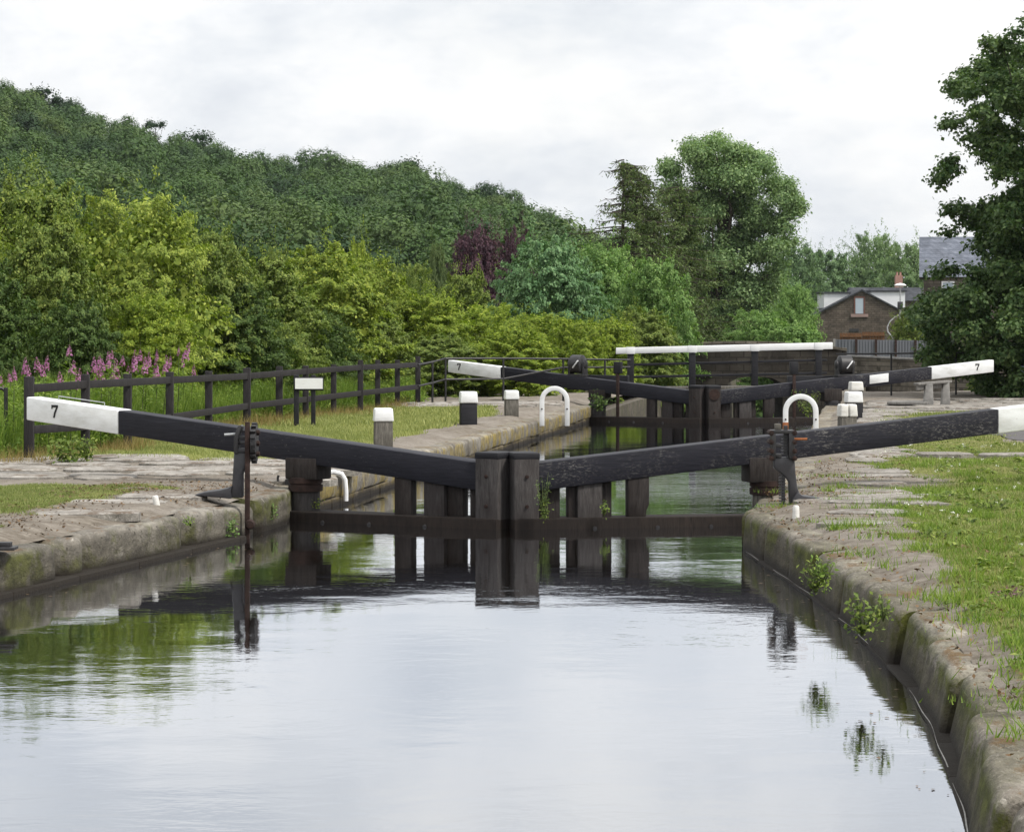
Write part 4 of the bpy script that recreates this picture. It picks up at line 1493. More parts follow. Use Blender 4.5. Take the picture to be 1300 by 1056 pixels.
root = thing('terraced_house', 'roof and pinkish chimney of a house behind the right dormer', 'house', (0, 0, 0))
q = Q(1146, 372, 285)
m = MB()
m.prism([(q.x - 5, -3), (q.x + 8, -3), (q.x + 8, q.z - .8), (q.x - 5, q.z - .8)], 285, 292)
m.build('wall', M['house_stone'], root)
m = MB()
m.hexa([(q.x - 5.2, 284.8, q.z - .8), (q.x + 8.2, 284.8, q.z - .8), (q.x + 8.2, 292.2, q.z - .8), (q.x - 5.2, 292.2, q.z - .8), (q.x - 5.2, 288, q.z + .6), (q.x + 8.2, 288, q.z + .6), (q.x + 8.2, 289, q.z + .6), (q.x - 5.2, 289, q.z + .6)])
rf = m.build('roof', m_slate, root)
m = MB()
m.box(q.x - .3, q.x + .45, 288.2, 288.9, q.z + .3, Q(0, 349, 285).z)
for dx in (-.1, .25):
    m.lathe([(.11, 0), (.10, .35)], (q.x + dx, 288.5, Q(0, 349, 285).z), 8)
m.build('chimney', m_simple('pink_brick_chimney', (.30, .16, .13), (.38, .23, .19), 4, .9, .2), rf)

root = thing('slate_roof_house', 'stone house with a blue grey slate roof half hidden behind the dark right tree', 'house', (0, 0, 0))
YR = 150.0
q0, q1 = Q(1167, 350, YR), Q(1168.5, 301, YR + 4.5)
xr = Q(1420, 0, YR).x
root.location = (q0.x, YR, 0)
root.rotation_euler = (0, 0, -math.atan2(q0.x, YR))
lw = 14.0
m = MB()
m.box(.25, lw - .25, .3, 9, -3, q0.z + .02)
m.prism([(.3, q0.z + .02), (.3, q0.z)], 0, 0) if False else None
m.build('wall', M['rubble_pale'], root)
m = MB()
m.hexa([(0, 0, q0.z - .08), (lw, 0, q0.z - .08), (lw, 9.3, q0.z - .08), (0, 9.3, q0.z - .08),
        (0, 4.4, q1.z), (lw, 4.4, q1.z), (lw, 4.9, q1.z), (0, 4.9, q1.z)])
m.build('roof', m_slate_blue, root)
for wx in (1.2, 5.2):
    m = MB()
    m.box(wx, wx + .7, .24, .297, 3.2, 4.4)
    wn = m.build('window', M['white'], root)
    MB().box(wx + .08, wx + .62, .22, .237, 3.28, 4.32).build('pane', m_glass, wn)

# ---- street lamp, bent pipe, cabinet
YL = 140.0
q = Q(1143, 470, YL)
root = thing('street_lamp', 'slim grey street lamp with a flat white disc head beside the gable house', 'street lamp', q)
top_z = Q(0, 362, YL).z - q.z
m = MB()
m.tube([(0, 0, 0), (0, 0, top_z * .55), (0, 0, top_z)], [.07, .05, .035], 8)
m.build('pole', M['steel'], root, smooth=True)
m = MB()
m.lathe([(.04, -.10), (.30, -.03), (.31, .0), (.2, .06), (.03, .10)], (0, 0, top_z), 20)
m.build('lamp_head', M['white_metal'], root, smooth=True)
m = MB()
m.box(-.16, .10, -.22, -.06, Q(0, 393, YL).z - q.z, Q(0, 383, YL).z - q.z)
m.build('control_box', M['iron_grey'], root, bevel=.02)
pts = [(1141, 400), (1136, 402.5), (1130, 408), (1126.5, 415), (1127, 421), (1131, 426), (1135, 432)]
m = MB()
m.tube([Q(a, c, YL + 1) for a, c in pts], .034, 8)
o = m.build('white_pipe', M['steel'], None, smooth=True)
tag(o, 'bent white pipe curving down beside the street lamp pole', 'pipe')
b = P(1280, 503.5, .4)
k = b.y / F
root = thing('utility_cabinet', 'pale grey utility cabinet standing under the right tree by the railing', 'cabinet', b)
MB().box(-10 * k, 10 * k, -.2, .2, -.2, 19 * k).build('body', M['concrete'], root, bevel=.02)
MB().box(-10.6 * k, 10.6 * k, -.23, .23, 19 * k + .002, 20.6 * k).build('lid', M['steel'], root, bevel=.01)
MB().box(-8.5 * k, 8.5 * k, -.215, -.202, 2 * k, 17 * k).build('door', M['steel'], root, bevel=.004)
# ================================================================== VEGETATION
def unit(v):
    return v / np.maximum(np.linalg.norm(v, axis=-1, keepdims=True), 1e-9)


def leaf_quads(rng, pos, nrm, size, asp=0.55, fold=0.2, hang=None):
    n = len(pos)
    a = unit(rng.normal(size=(n, 3)))
    if hang is not None:
        a = unit(a * (1 - hang) + np.array([0, 0, -1.0]) * hang)
    t = unit(a - nrm * np.sum(a * nrm, -1, keepdims=True))
    b = np.cross(nrm, t)
    s = np.asarray(size).reshape(-1, 1) * np.ones((n, 1))
    V = np.empty((n, 4, 3))
    V[:, 0] = pos - t * s * .5
    V[:, 1] = pos + b * s * asp * .5 + nrm * s * fold * .5 + t * s * .05
    V[:, 2] = pos + t * s * .5
    V[:, 3] = pos - b * s * asp * .5 + nrm * s * fold * .5 + t * s * .05
    return V.reshape(-1, 3)


def crown_leaves(rng, C, Rr, n, size, spray=8, upbias=.5, low=.35, asp=.55, fill=.12, hang=None, sig=1.5, out=.6, jit=.45):
    """leaves in sprays over the shells of many small clusters"""
    C, Rr = np.asarray(C, float), np.asarray(Rr, float)
    w = (Rr[:, 0] * Rr[:, 2])
    w = w / w.sum()
    ns = max(1, n // spray)
    k = rng.choice(len(C), ns, p=w)
    d = unit(rng.normal(size=(ns, 3)) + np.array([0, 0, low]))
    r = rng.uniform(.55, 1.06, (ns, 1)) ** .7
    sp = C[k] + d * Rr[k] * r
    axis = unit(d * .8 + rng.normal(size=(ns, 3)) * .5 + np.array([0, 0, .1]))
    pos = np.repeat(sp, spray, 0) + np.repeat(axis, spray, 0) * rng.uniform(-1, 1, (ns * spray, 1)) * size * sig * 1.3 + rng.normal(size=(ns * spray, 3)) * size * sig * .45
    dd = np.repeat(d, spray, 0)
    nrm = unit(dd * out + np.array([0, 0, upbias]) + rng.normal(size=dd.shape) * jit)
    sz = size * rng.uniform(.6, 1.35, len(pos))
    V = leaf_quads(rng, pos, nrm, sz, asp, hang=hang)
    if fill > 0:
        m = int(n * fill)
        k = rng.choice(len(C), m, p=w)
        d = unit(rng.normal(size=(m, 3)))
        p2 = C[k] + d * Rr[k] * rng.uniform(.1, .7, (m, 1))
        V2 = leaf_quads(rng, p2, unit(d + rng.normal(size=d.shape) * .6), size * 2.1 * rng.uniform(.7, 1.2, m), .8)
        V = np.concatenate([V, V2])
    return V


def dome_clusters(rng, rx, ry, h, K, cr=.30, zlo=.05, point=0.0):
    """cluster centres over an irregular dome; returns centres and radii"""
    C, Rr = [], []
    ph = rng.rand(4) * 6.28
    for i in range(K):
        z = rng.uniform(zlo, .93) ** .85
        a = rng.uniform(0, 2 * math.pi)
        lob = 1 + .16 * math.sin(2 * a + ph[0] + z * 3) + .12 * math.sin(3 * a + ph[1] - z * 5)
        prof = math.sqrt(max(0.02, 1 - (max(0, z - .35) / .65) ** (2 - point))) * (.80 + .2 * min(1, z / .3))
        rad = prof * lob * rng.uniform(.55, .95)
        s = cr * rng.uniform(.6, 1.25)
        C.append((rx * rad * math.cos(a), ry * rad * math.sin(a), h * z))
        Rr.append((rx * s, ry * s, rx * s * rng.uniform(.7, 1.0)))
    for i in range(K // 5):
        C.append((rx * rng.uniform(-.4, .4), ry * rng.uniform(-.4, .4), h * rng.uniform(.2, .75)))
        Rr.append((rx * .36, ry * .36, h * .2))
    return np.array(C), np.array(Rr)


def limbs(mb, rng, base, C, r0, n, trunk_to, gnarl=.15):
    base = Vector(base)
    top = Vector(trunk_to)
    mid = base.lerp(top, .5) + Vector((rng.normal(0, gnarl), rng.normal(0, gnarl), 0))
    mb.tube([base - Vector((0, 0, .3)), base + Vector((0, 0, .15)), base.lerp(mid, .5), mid, top], [r0 * 1.35, r0, r0 * .85, r0 * .7, r0 * .35], 9)
    pick = [j for j in range(len(C)) if n < 40 or C[j][0] > -1.6]
    for i in rng.choice(pick, min(n, len(pick)), replace=False):
        c = Vector(C[i])
        f_ = rng.uniform(.25, .9)
        s = base.lerp(top, f_)
        if c.z < s.z:
            s = base.lerp(top, max(.1, f_ * .5))
        m = s.lerp(c, .5) + Vector((rng.normal(0, gnarl), rng.normal(0, gnarl), abs(rng.normal(0, gnarl))))
        rr = r0 * rng.uniform(.22, .42) * (1 if n < 40 else .5)
        mb.tube([s, s.lerp(m, .5), m, c], [rr, rr * .8, rr * .6, rr * .2], 6)


rng = np.random.RandomState(21)
PROTO = []
for i in range(6):
    Cc, Rc = dome_clusters(rng, 3.0, 2.6, 6.0, 60, .26, point=.3 * (i % 2))
    LV = []
    # layered sprays: flat arching fans of leaves that leave dark hollows between them
    for s_ in range(330):
        z = rng.uniform(.04, .97)
        a = rng.uniform(0, 2 * math.pi)
        prof = math.sqrt(max(.03, 1 - (max(0, z - .32) / .68) ** (2 - .3 * (i % 2)))) * (.84 + .16 * min(1, z / .25))
        prof *= 1 + .13 * math.sin(2 * a + i + z * 4) + .10 * math.sin(3 * a - z * 6 + 2 * i)
        rad = prof * rng.uniform(.55, .88)
        p0 = np.array([3.0 * rad * math.cos(a), 2.6 * rad * math.sin(a), 6.0 * z - .35])
        el = rng.uniform(-.1, .5) + (.7 if z > .82 else 0) * rng.rand() + .25 * z
        d = np.array([math.cos(a + rng.normal(0, .35)) * math.cos(el), math.sin(a + rng.normal(0, .35)) * math.cos(el), math.sin(el)])
        L = rng.uniform(.55, 1.25) * (1.0 if z < .85 else .8)
        side_ = unit(np.cross(d, np.array([0, 0, 1.0])))
        n_ = int(150 * L * (1.25, 1.0, 1.4)[i % 3])
        u = rng.uniform(0, 1, (n_, 1)) ** .8
        wv = rng.normal(size=(n_, 1)) * L * .20 * (1.15 - u * .75)
        pos = p0 + d * u * L + side_ * wv + np.array([0, 0, 1.0]) * (-.30 * L * u * u + rng.normal(size=(n_, 1)) * .05 - np.abs(wv) * .25)
        out_ = unit(np.array([d[0], d[1], 0.0]))
        nr = unit(np.array([0, 0, 1.0]) + out_ * (.45 + .4 * u) + rng.normal(size=(n_, 3)) * .38)
        LV.append(leaf_quads(rng, pos, nr, (.125, .11, .135)[i % 3] * rng.uniform(.6, 1.3, n_), (.5, .42, .58)[i % 3]))
    V = np.concatenate(LV + [crown_leaves(rng, Cc * np.array([.86, .86, .93]), Rc, 13000, .15, spray=7, asp=.6, upbias=.5, fill=.1)])
    # shoots that break the outline
    S = []
    for k in range(60):
        j = rng.randint(len(Cc))
        d = unit(np.array([rng.normal(0, .5), rng.normal(0, .5), 1.0]))
        p0 = Cc[j] + d * Rc[j] * .9
        L = rng.uniform(.3, 1.0)
        u = rng.uniform(0, 1, (22, 1))
        S.append(p0 + d * u * L + rng.normal(size=(22, 3)) * .07)
    S = np.concatenate(S)
    V = np.concatenate([V, leaf_quads(rng, S, unit(rng.normal(size=S.shape) + np.array([0, 0, .5])), .11 * rng.uniform(.6, 1.2, len(S)), .45)])
    mb = MB()
    for k in range(4):
        limbs(mb, rng, (rng.normal(0, .5), rng.normal(0, .4), 0), Cc, .09, 5, (rng.normal(0, .8), rng.normal(0, .8), 3.6))
    PROTO.append((quads_mesh('bush_foliage_%d' % i, V), mb))
STEMS = []
for me, mb in PROTO:
    o = mb.build('stem', M['bark'])
    STEMS.append(o.data)
    bpy.data.objects.remove(o)


def bush(px, ytop, wpx, Y, mat, pi, label, cat='bush', name='bush', base=None, rot=None, group='hedgerow bushes on the left bank', dy=1.0):
    k = Y / F
    z0 = (.3 if Y < 68 else max(-1.5, .3 - (Y - 68) * .045)) if base is None else base
    h = HC + (YH - ytop) * k - z0
    hw = wpx * k / 2
    root = thing(name, label, cat, ((px - CX) * k, Y, z0), 0, group)
    me = PROTO[pi][0]
    part = {'bush': 'foliage'}.get(name, 'crown')
    rz = rng.uniform(0, 6.28) if rot is None else rot
    sc = (hw / 3.15, hw / 3.0 * dy, h / 6.15)
    a = link_mesh(part, me, None, root)
    if not me.materials:
        me.materials.append(mat)
    a.material_slots[0].link = 'OBJECT'
    a.material_slots[0].material = mat
    b_ = link_mesh('stem' if name == 'bush' else 'trunk', STEMS[pi], M['bark'], root)
    for o in (a, b_):
        o.scale = sc
        o.rotation_euler = (0, 0, rz)
    return root


HEDGE = [
    # px, ytop, width, Y, material, prototype, label
    (-25, 318, 190, 44, 'lf_dark', 0, 'dark shrub at the left edge behind the pink flowers'),
    (-60, 235, 230, 48, 'lf_yellow', 1, 'tall yellow green bush cut by the left edge of the picture'),
    (60, 268, 180, 47, 'lf_mid', 2, 'mid green rounded bush second from the left edge above the pink flowers'),
    (45, 214, 235, 51, 'lf_mid', 3, 'tall green bush rising highest at the far left in front of the hill'),
    (165, 228, 260, 50, 'lf_gold', 4, 'golden topped bush, tallest yellow crown of the left hedgerow'),
    (95, 372, 130, 42.5, 'lf_dark', 5, 'low dark shrub behind the pink flowers near the fence'),
    (190, 365, 165, 47.5, 'lf_bright', 1, 'bright lime green shrub in the middle of the left hedge above the pink flowers'),
    (262, 275, 170, 52, 'lf_mid', 0, 'mid green bush right of the golden topped bush'),
    (290, 345, 180, 52, 'lf_dark', 3, 'dark green shrub behind the fence left of the white sign'),
    (330, 318, 190, 56, 'lf_mid', 2, 'leafy green bush standing above the dark shrub left of the sign'),
    (345, 405, 140, 53.5, 'lf_mid', 4, 'low green shrub right behind the white sign'),
    (410, 302, 190, 60, 'lf_yellow', 5, 'broad yellow green bush behind the middle of the wooden fence'),
    (402, 388, 140, 57, 'lf_dark', 1, 'low dark shrub beside the sign under the yellow green bushes'),
    (470, 318, 150, 70, 'lf_yellow', 0, 'yellow green bush below the slender pale tree'),
    (470, 385, 130, 63, 'lf_mid', 2, 'green shrub behind the last posts of the wooden fence'),
    (545, 366, 140, 70, 'lf_bright', 3, 'bright green shrub above the end of the wooden fence'),
    (560, 420, 130, 66, 'lf_mid', 5, 'low green shrub above the far left beam end'),
    (620, 378, 140, 72, 'lf_bright', 4, 'lime green shrub above the white cap posts'),
    (655, 415, 120, 66, 'lf_bright', 2, 'low bright shrub behind the distant left beam'),
    (690, 392, 130, 72, 'lf_bright', 1, 'lime shrub just left of the distant winding gear'),
    (735, 400, 100, 70, 'lf_bright', 0, 'bright green shrub between the winding gear and the footbridge'),
    (770, 400, 110, 76, 'lf_bright', 3, 'bright green shrub behind the left end of the white handrail'),
    (520, 322, 100, 92, 'lf_mid', 4, 'green tree crown left of the purple tree, behind the yellow shrubs'),
    (590, 338, 110, 96, 'lf_mid', 2, 'green bush just below the purple tree'),
    (692, 289, 150, 86, 'lf_blue', 5, 'big blue green bush right of the purple tree'),
    (770, 298, 150, 94, 'lf_willow', 1, 'silvery willow bush in front of the larch'),
    (722, 318, 120, 90, 'lf_blue', 3, 'blue green bush between the big round bush and the willow'),
    (832, 318, 120, 88, 'lf_willow', 0, 'willow bush at the right end of the left hedge behind the footbridge'),
    (815, 385, 120, 80, 'lf_mid', 5, 'green shrub behind the white handrail left half'),
    (890, 405, 110, 118, 'lf_dark', 2, 'dark shrub under the big poplar left of the stone bridge'),
    (960, 385, 110, 122, 'lf_willow', 4, 'green shrub above the stone bridge under the big poplar'),
    (1010, 353, 82, 128, 'lf_willow', 1, 'pale round shrub left of the gable house'),
    (1000, 404, 120, 112, 'lf_willow', 3, 'low shrub between the stone bridge and the gable house'),
    (1158, 388, 70, 134, 'lf_mid', 0, 'small tree behind the grey panel fence beside the street lamp'),
    (1243, 474, 40, 90, 'lf_mid', 5, 'small ivy shrub against the stone wall under the dark tree'),
    (1139, 484, 18, 96, 'lf_mid', 2, 'tiny shrub at the foot of the stone wall'),
]
for px, yt, w_, Y, mt, pi, lab in HEDGE:
    bush(px, yt, w_, Y, M[mt], pi, lab, group='bushes of the hedgerow' if px < 860 else 'shrubs beyond the lock')

# slender pale tree, purple trees, far trees behind the house
for px, yt, w_, Y, mt, pi, lab, nm in (
        (455, 288, 46, 100, 'lf_bright', 4, 'slender pale green young tree above the yellow bushes', 'young_tree'),
        (352, 300, 60, 105, 'lf_mid', 1, 'small green tree top showing between hedge and hill at left', 'young_tree'),
        (555, 296, 40, 118, 'lf_larch', 1, 'thin brownish young tree left of the purple tree', 'young_tree'),
        (604, 280, 104, 150, 'lf_purple', 3, 'larger dark purple leaved tree below the hill', 'purple_tree'),
        (655, 282, 76, 154, 'lf_purple', 5, 'smaller purple tree right of the larger purple tree', 'purple_tree'),
        (1012, 302, 90, 300, 'lf_far', 0, 'distant tree right of the big poplar', 'far_tree'),
        (1050, 312, 100, 320, 'lf_far', 2, 'distant tree above the left slope of the gable roof', 'far_tree'),
        (1108, 286, 100, 330, 'lf_poplar', 4, 'distant tree rising highest behind the gable house', 'far_tree'),
        (1150, 300, 90, 310, 'lf_poplar', 1, 'distant tree left of the slate roof', 'far_tree'),
        (1215, 305, 130, 315, 'lf_far', 3, 'distant tree hidden behind the slate roof', 'far_tree'),
        (985, 330, 100, 290, 'lf_far', 5, 'distant low tree just right of the big poplar trunk', 'far_tree')):
    bush(px, yt, w_, Y, M[mt], pi, lab, 'tree', nm, group='trees beyond the lock', base=-2.0)


def tree_from_clusters(name, label, loc, C, Rr, n, size, mat, trunk_top, r0, nl, spray=8, group=None, asp=.55, hang=None, fill=.12, extra=None, seed=1, low=.35, base=(0, 0, 0), sig=1.5):
    rg = np.random.RandomState(seed)
    root = thing(name, label, 'tree', loc, 0, group)
    V = crown_leaves(rg, C, Rr, n, size, spray, asp=asp, hang=hang, fill=fill, low=low, sig=sig)
    link_mesh('crown', quads_mesh('crown', V), mat, root)
    mb = MB()
    limbs(mb, rg, base, C, r0, nl, trunk_top, .25)
    if extra:
        extra(mb, rg)
    mb.build('trunk', M['bark'], root, smooth=True)
    return root


# big poplar / willow behind the gates
YT = 150.0
k = YT / F
base = Vector(((918 - CX) * k, YT, -1.6))


def pc(px, py):
    return ((px - 918) * k, HC - (py - YH) * k - base.z)


rg = np.random.RandomState(4)
C, Rr = [], []
for px, py, w_, h_ in ((880, 195, 30, 22), (912, 184, 24, 18), (945, 195, 28, 20), (968, 208, 22, 18), (850, 215, 24, 22), (990, 245, 26, 22), (1006, 262, 20, 22), (900, 225, 45, 30), (945, 235, 40, 28),
                       (862, 250, 34, 26), (905, 265, 48, 30), (955, 280, 36, 28), (985, 290, 28, 20), (1000, 305, 16, 12), (880, 295, 44, 28), (925, 310, 48, 30), (965, 325, 34, 28), (860, 320, 34, 24),
                       (900, 345, 48, 30), (945, 360, 44, 32), (870, 372, 36, 30), (915, 388, 48, 30), (955, 400, 36, 28), (885, 420, 40, 26), (930, 425, 46, 26), (985, 350, 20, 22), (975, 378, 22, 22), (895, 205, 28, 20), (930, 208, 30, 20)):
    for j in range(4):
        x, z = pc(px + rg.normal(0, w_ * .30), py + rg.normal(0, h_ * .34))
        C.append((x, rg.normal(0, 1.5), z))
        s = rg.uniform(.38, .72)
        Rr.append((w_ * k * s, w_ * k * s * 1.2, h_ * k * s * .85))
tree_from_clusters('poplar_tree', 'tallest broad green tree in the centre behind the footbridge', base, C, Rr, 130000, .165, M['lf_poplar'], (pc(920, 235)[0], 0, pc(920, 235)[1]), .42, 26, group=None, seed=5, fill=.05)


# larches with bare drooping branches
def larch(px, ytop, Y, hw, seed, label, bare_to, dens, tw=.16):
    k = Y / F
    b = Vector(((px - CX) * k, Y, -1.0))
    H = HC + (YH - ytop) * k - b.z
    rg = np.random.RandomState(seed)
    root = thing('larch_tree', label, 'tree', b, 0, 'larches beside the big green tree')
    mb = MB()
    mb.tube([(0, 0, -.3), (0.05, 0, H * .4), (-.05, 0, H * .75), (0, 0, H * .955)], [tw, tw * .7, tw * .35, .012], 8)
    P_, N_ = [], []
    for i in range(200):
        z = H * rg.uniform(.22, .98)
        u = (z / H)
        L = hw * k * (1.12 - u) * rg.uniform(.18, 1.2) * (1.0 if u > .3 else .8) + .15
        a = rg.uniform(0, 6.28)
        if vnoise(a * 1.3, z * .55 + seed * 7.7, 1.0) < .36:
            continue
        pts = []
        for s in np.linspace(0, 1, 6):
            pts.append(Vector((math.cos(a) * L * s, math.sin(a) * L * s, z + L * (.10 * s - .55 * s * s + .42 * s ** 3))))
        mb.tube(pts, [.035, .030, .025, .018, .012, .006], 5)
        left = math.cos(a) < -.15
        den = dens * (.35 if (left and u > bare_to) else 1.0) * (.55 if u > .8 else 1)
        for j in range(int(34 * den)):
            s = rg.uniform(.12, 1.0)
            ii = min(4, int(s * 5))
            p = pts[ii].lerp(pts[ii + 1], s * 5 - ii)
            P_.append((p.x + rg.normal(0, .10), p.y + rg.normal(0, .10), p.z - abs(rg.normal(0, .16))))
        for j in range(4):
            s = rg.uniform(.3, 1.0)
            ii = min(4, int(s * 5))
            p = pts[ii].lerp(pts[ii + 1], s * 5 - ii)
            mb.tube([p, p + Vector((math.cos(a + rg.normal(0, .8)) * .35, math.sin(a) * .2, -.12 - rg.rand() * .2))], [.012, .005], 4)
    if px < 830:
        for dz, L in ((.44, 3.1), (.41, 2.4), (.47, 2.0)):
            pts = [Vector((-L * s, -.3 * s, H * dz + L * (.30 * s - .12 * s * s))) for s in np.linspace(0, 1, 7)]
            mb.tube(pts, [.06, .055, .045, .035, .025, .016, .008], 5)
            for j in range(26):
                s = rg.uniform(.25, 1)
                ii = min(5, int(s * 6))
                p = pts[ii].lerp(pts[ii + 1], s * 6 - ii)
                mb.tube([p, p + Vector((-.25 + rg.normal(0, .15), rg.normal(0, .1), rg.normal(.08, .2)))], [.014, .005], 4)
    P_ = np.array(P_)
    N_ = unit(rg.normal(size=P_.shape) + np.array([0, 0, .6]))
    link_mesh('crown', quads_mesh('crown', leaf_quads(rg, P_, N_, .19 * rg.uniform(.6, 1.3, len(P_)), .28, hang=.25)), M['lf_larch'], root)
    mb.build('trunk', M['bark'], root)


larch(792, 192, 112, 150, 8, 'thin larch with bare branches left of the tallest green tree', .45, 2.6)
larch(812, 212, 113, 120, 31, 'leaning larch crown between the thin larch and the big green tree', .9, 3.4, .12)
larch(862, 232, 118, 125, 9, 'drooping brownish larch in front of the tallest green tree', .95, 4.2)
larch(828, 255, 114, 95, 10, 'shorter dense larch between the thin larch and the drooping one', .9, 3.6, .12)

# dark maple at right
YM = 66.0
k = YM / F
base = Vector(((1352 - CX) * k, YM, .3))
rg = np.random.RandomState(14)
edge_tab = [(5, 1330), (35, 1280), (60, 1240), (100, 1226), (130, 1204), (175, 1200), (215, 1180), (250, 1166), (275, 1172), (292, 1180), (312, 1216), (335, 1205), (352, 1182), (375, 1172), (400, 1160), (425, 1150), (448, 1176), (470, 1205), (490, 1232), (505, 1250)]
C, Rr = [], []
while len(C) < 420:
    py = rg.choice([rg.uniform(15, 500), rg.uniform(340, 500), rg.uniform(15, 170)], p=[.5, .3, .2])
    le = np.interp(py, [e[0] for e in edge_tab], [e[1] for e in edge_tab])
    px = le + 14 + (1540 - le) * rg.rand() ** 1.3
    if len(C) >= 310:
        py, px = rg.uniform(50, 490), rg.uniform(1240, 1345)
    elif len(C) >= 285:
        py, px = rg.uniform(372, 470), rg.uniform(1165, 1250)
    if 304 < py < 342 and px < 1252 and rg.rand() < .9:
        continue
    C.append(((px - 1352) * k, rg.normal(0, 2.2) * min(1, (px - le) / 80 + .3), HC - (py - YH) * k - base.z))
    s = rg.uniform(.26, .50) * (.75 if px < le + 40 else 1.1)
    Rr.append((s, s, s * .42))
tree_from_clusters('maple_tree', 'large dark maple filling the right edge of the picture', base, C, Rr, 170000, .105, M['lf_maple'], (.1, 0, 8.5), .34, 60, spray=9, asp=.75, fill=.03, seed=15, hang=.25, sig=1.15)

# ---- hill with woodland
SKY = [(-900, -60), (-400, 10), (-200, 55), (0, 103), (50, 122), (100, 138), (150, 152), (200, 170), (240, 176), (290, 190), (340, 204), (400, 199), (450, 207), (485, 214), (508, 210), (540, 226), (580, 240), (620, 252), (670, 264), (715, 288), (760, 305), (850, 330), (1000, 350), (1300, 370), (2200, 380)]
YRG = 450.0


def hillz(X, Y):
    px = X / np.maximum(Y, 1) * F + CX
    ridge = HC + (YH - np.interp(px, [s[0] for s in SKY], [s[1] for s in SKY])) * YRG / F - 7.2
    f_ = np.clip((Y - 150) / (YRG - 150), 0, 1)
    f_ = f_ ** 1.1
    return -2.0 + (ridge + 2.0) * f_ + (fbm(X, Y, .03, 3) - .5) * 3.0 * sstep(150, 230, Y)


ya = np.concatenate([np.linspace(150, YRG, 50), np.linspace(480, 1400, 14)])
ua = np.linspace(-900, 2200, 90)
Yg, Ug = np.meshgrid(ya, ua, indexing='ij')
Xg = (Ug - CX) / F * np.minimum(Yg, 700) + 0 * Yg
Zg = hillz(Xg * YRG / np.maximum(Yg, YRG), np.minimum(Yg, YRG)) - sstep(460, 900, Yg) * 10
tag(link_mesh('hill', grid_mesh('hill', Xg[:, ::-1], Yg[:, ::-1], Zg[:, ::-1]), M['valley']), kind='structure')

rg = np.random.RandomState(33)
Vs, Ts = [], []
protoC = []
for i in range(5):
    Cc, Rc = dome_clusters(rg, .8, .8, 1.55, 12, .50, zlo=.2)
    protoC.append(crown_leaves(rg, Cc, Rc, 2700, .070, spray=3, fill=.08, sig=.8, asp=.85, out=1.6, upbias=.9, jit=.14).reshape(-1, 4, 3))
pts = []
tries = 0
while len(pts) < 500 and tries < 60000:
    tries += 1
    Y = rg.uniform(215, 462)
    px = rg.uniform(-160, 900)
    if rg.rand() > Y / 462:
        continue
    X = (px - CX) / F * Y
    r = rg.uniform(3.0, 6.0)
    if any((X - q[0]) ** 2 + (Y - q[1]) ** 2 < (.74 * (r + q[2])) ** 2 for q in pts):
        continue
    pts.append((X, Y, r))
for X, Y, r in pts:
    V = protoC[rg.randint(5)]
    a = rg.uniform(0, 6.28)
    c, s = math.cos(a), math.sin(a)
    W = V.copy()
    W[..., 0] = (V[..., 0] * c - V[..., 1] * s) * r + X
    W[..., 1] = (V[..., 0] * s + V[..., 1] * c) * r + Y
    hh = r * rg.uniform(.92, 1.3)
    W[..., 2] = V[..., 2] * hh + float(hillz(np.array(X), np.array(min(Y, YRG)))) + 7.2 - 1.62 * hh + rg.normal(0, .8)
    Vs.append(W)
    Ts.append(np.full(len(W), np.clip(rg.normal(.5, .30), 0, 1)))
o = link_mesh('hillside_woodland', quads_mesh('hillside_woodland', np.concatenate(Vs).reshape(-1, 3), np.concatenate(Ts)), M['lf_wood'])
tag(o, 'dark green woodland covering the long hillside at left', 'woodland', kind='stuff')

# trees standing up from the skyline
for px, yt, w_, lab, lol in ((78, 122, 26, 'small round tree standing clear on the hill skyline at the far left', 0), (197, 154, 24, 'flat topped pine on bare trunks on the hill skyline', 1), (47, 112, 40, 'broad tree on the hill skyline nearest the left edge', 0),
                             (250, 168, 46, 'dome shaped tree on the hill skyline right of the flat topped pine', 0), (510, 204, 52, 'rounded oak bulging from the middle of the hill skyline', 0)):
    k = 446 / F
    b = Vector(((px - CX) * k, 446, 0))
    zt = HC + (YH - yt) * k
    hh = 5.5
    b.z = zt - hh
    rg2 = np.random.RandomState(int(px))
    hw = w_ * k / 2
    if lol:
        C = [(rg2.uniform(-hw, hw), rg2.normal(0, .6), hh - rg2.uniform(.3, .9)) for _ in range(12)]
        Rr = [(.55, .55, .28)] * 12
    else:
        C = [(rg2.uniform(-.75, .75) * hw, rg2.normal(0, hw * .4), hh - rg2.uniform(.5, 3.6)) for _ in range(26)]
        Rr = [(hw * .36, hw * .36, hw * .28)] * 26
    tree_from_clusters('hill_tree' if not lol else 'pine_tree', lab, b, C, Rr, 1500 if not lol else 700, .42 if not lol else .3, M['lf_wood'], (0, 0, hh - .8), .12, 6, spray=5, group='trees on the hill skyline', seed=int(px) + 1)


# ================================================================== GRASS AND SMALL PLANTS
def blades(rng, x, y, z, h, w, lean=.45):
    n = len(x)
    a = rng.uniform(0, 2 * math.pi, n)
    la = rng.uniform(0, 2 * math.pi, n)
    hh = h * rng.uniform(.5, 1.25, n)
    l = hh * rng.uniform(.05, 1, n) * lean
    ww = w * rng.uniform(.6, 1.3, n)
    V = np.empty((n, 3, 3))
    b = np.stack([x, y, z], -1)
    t = np.stack([np.cos(a) * ww / 2, np.sin(a) * ww / 2, 0 * a], -1)
    V[:, 0] = b - t
    V[:, 1] = b + t
    V[:, 2] = b + np.stack([np.cos(la) * l, np.sin(la) * l, hh], -1)
    return V.reshape(-1, 3)


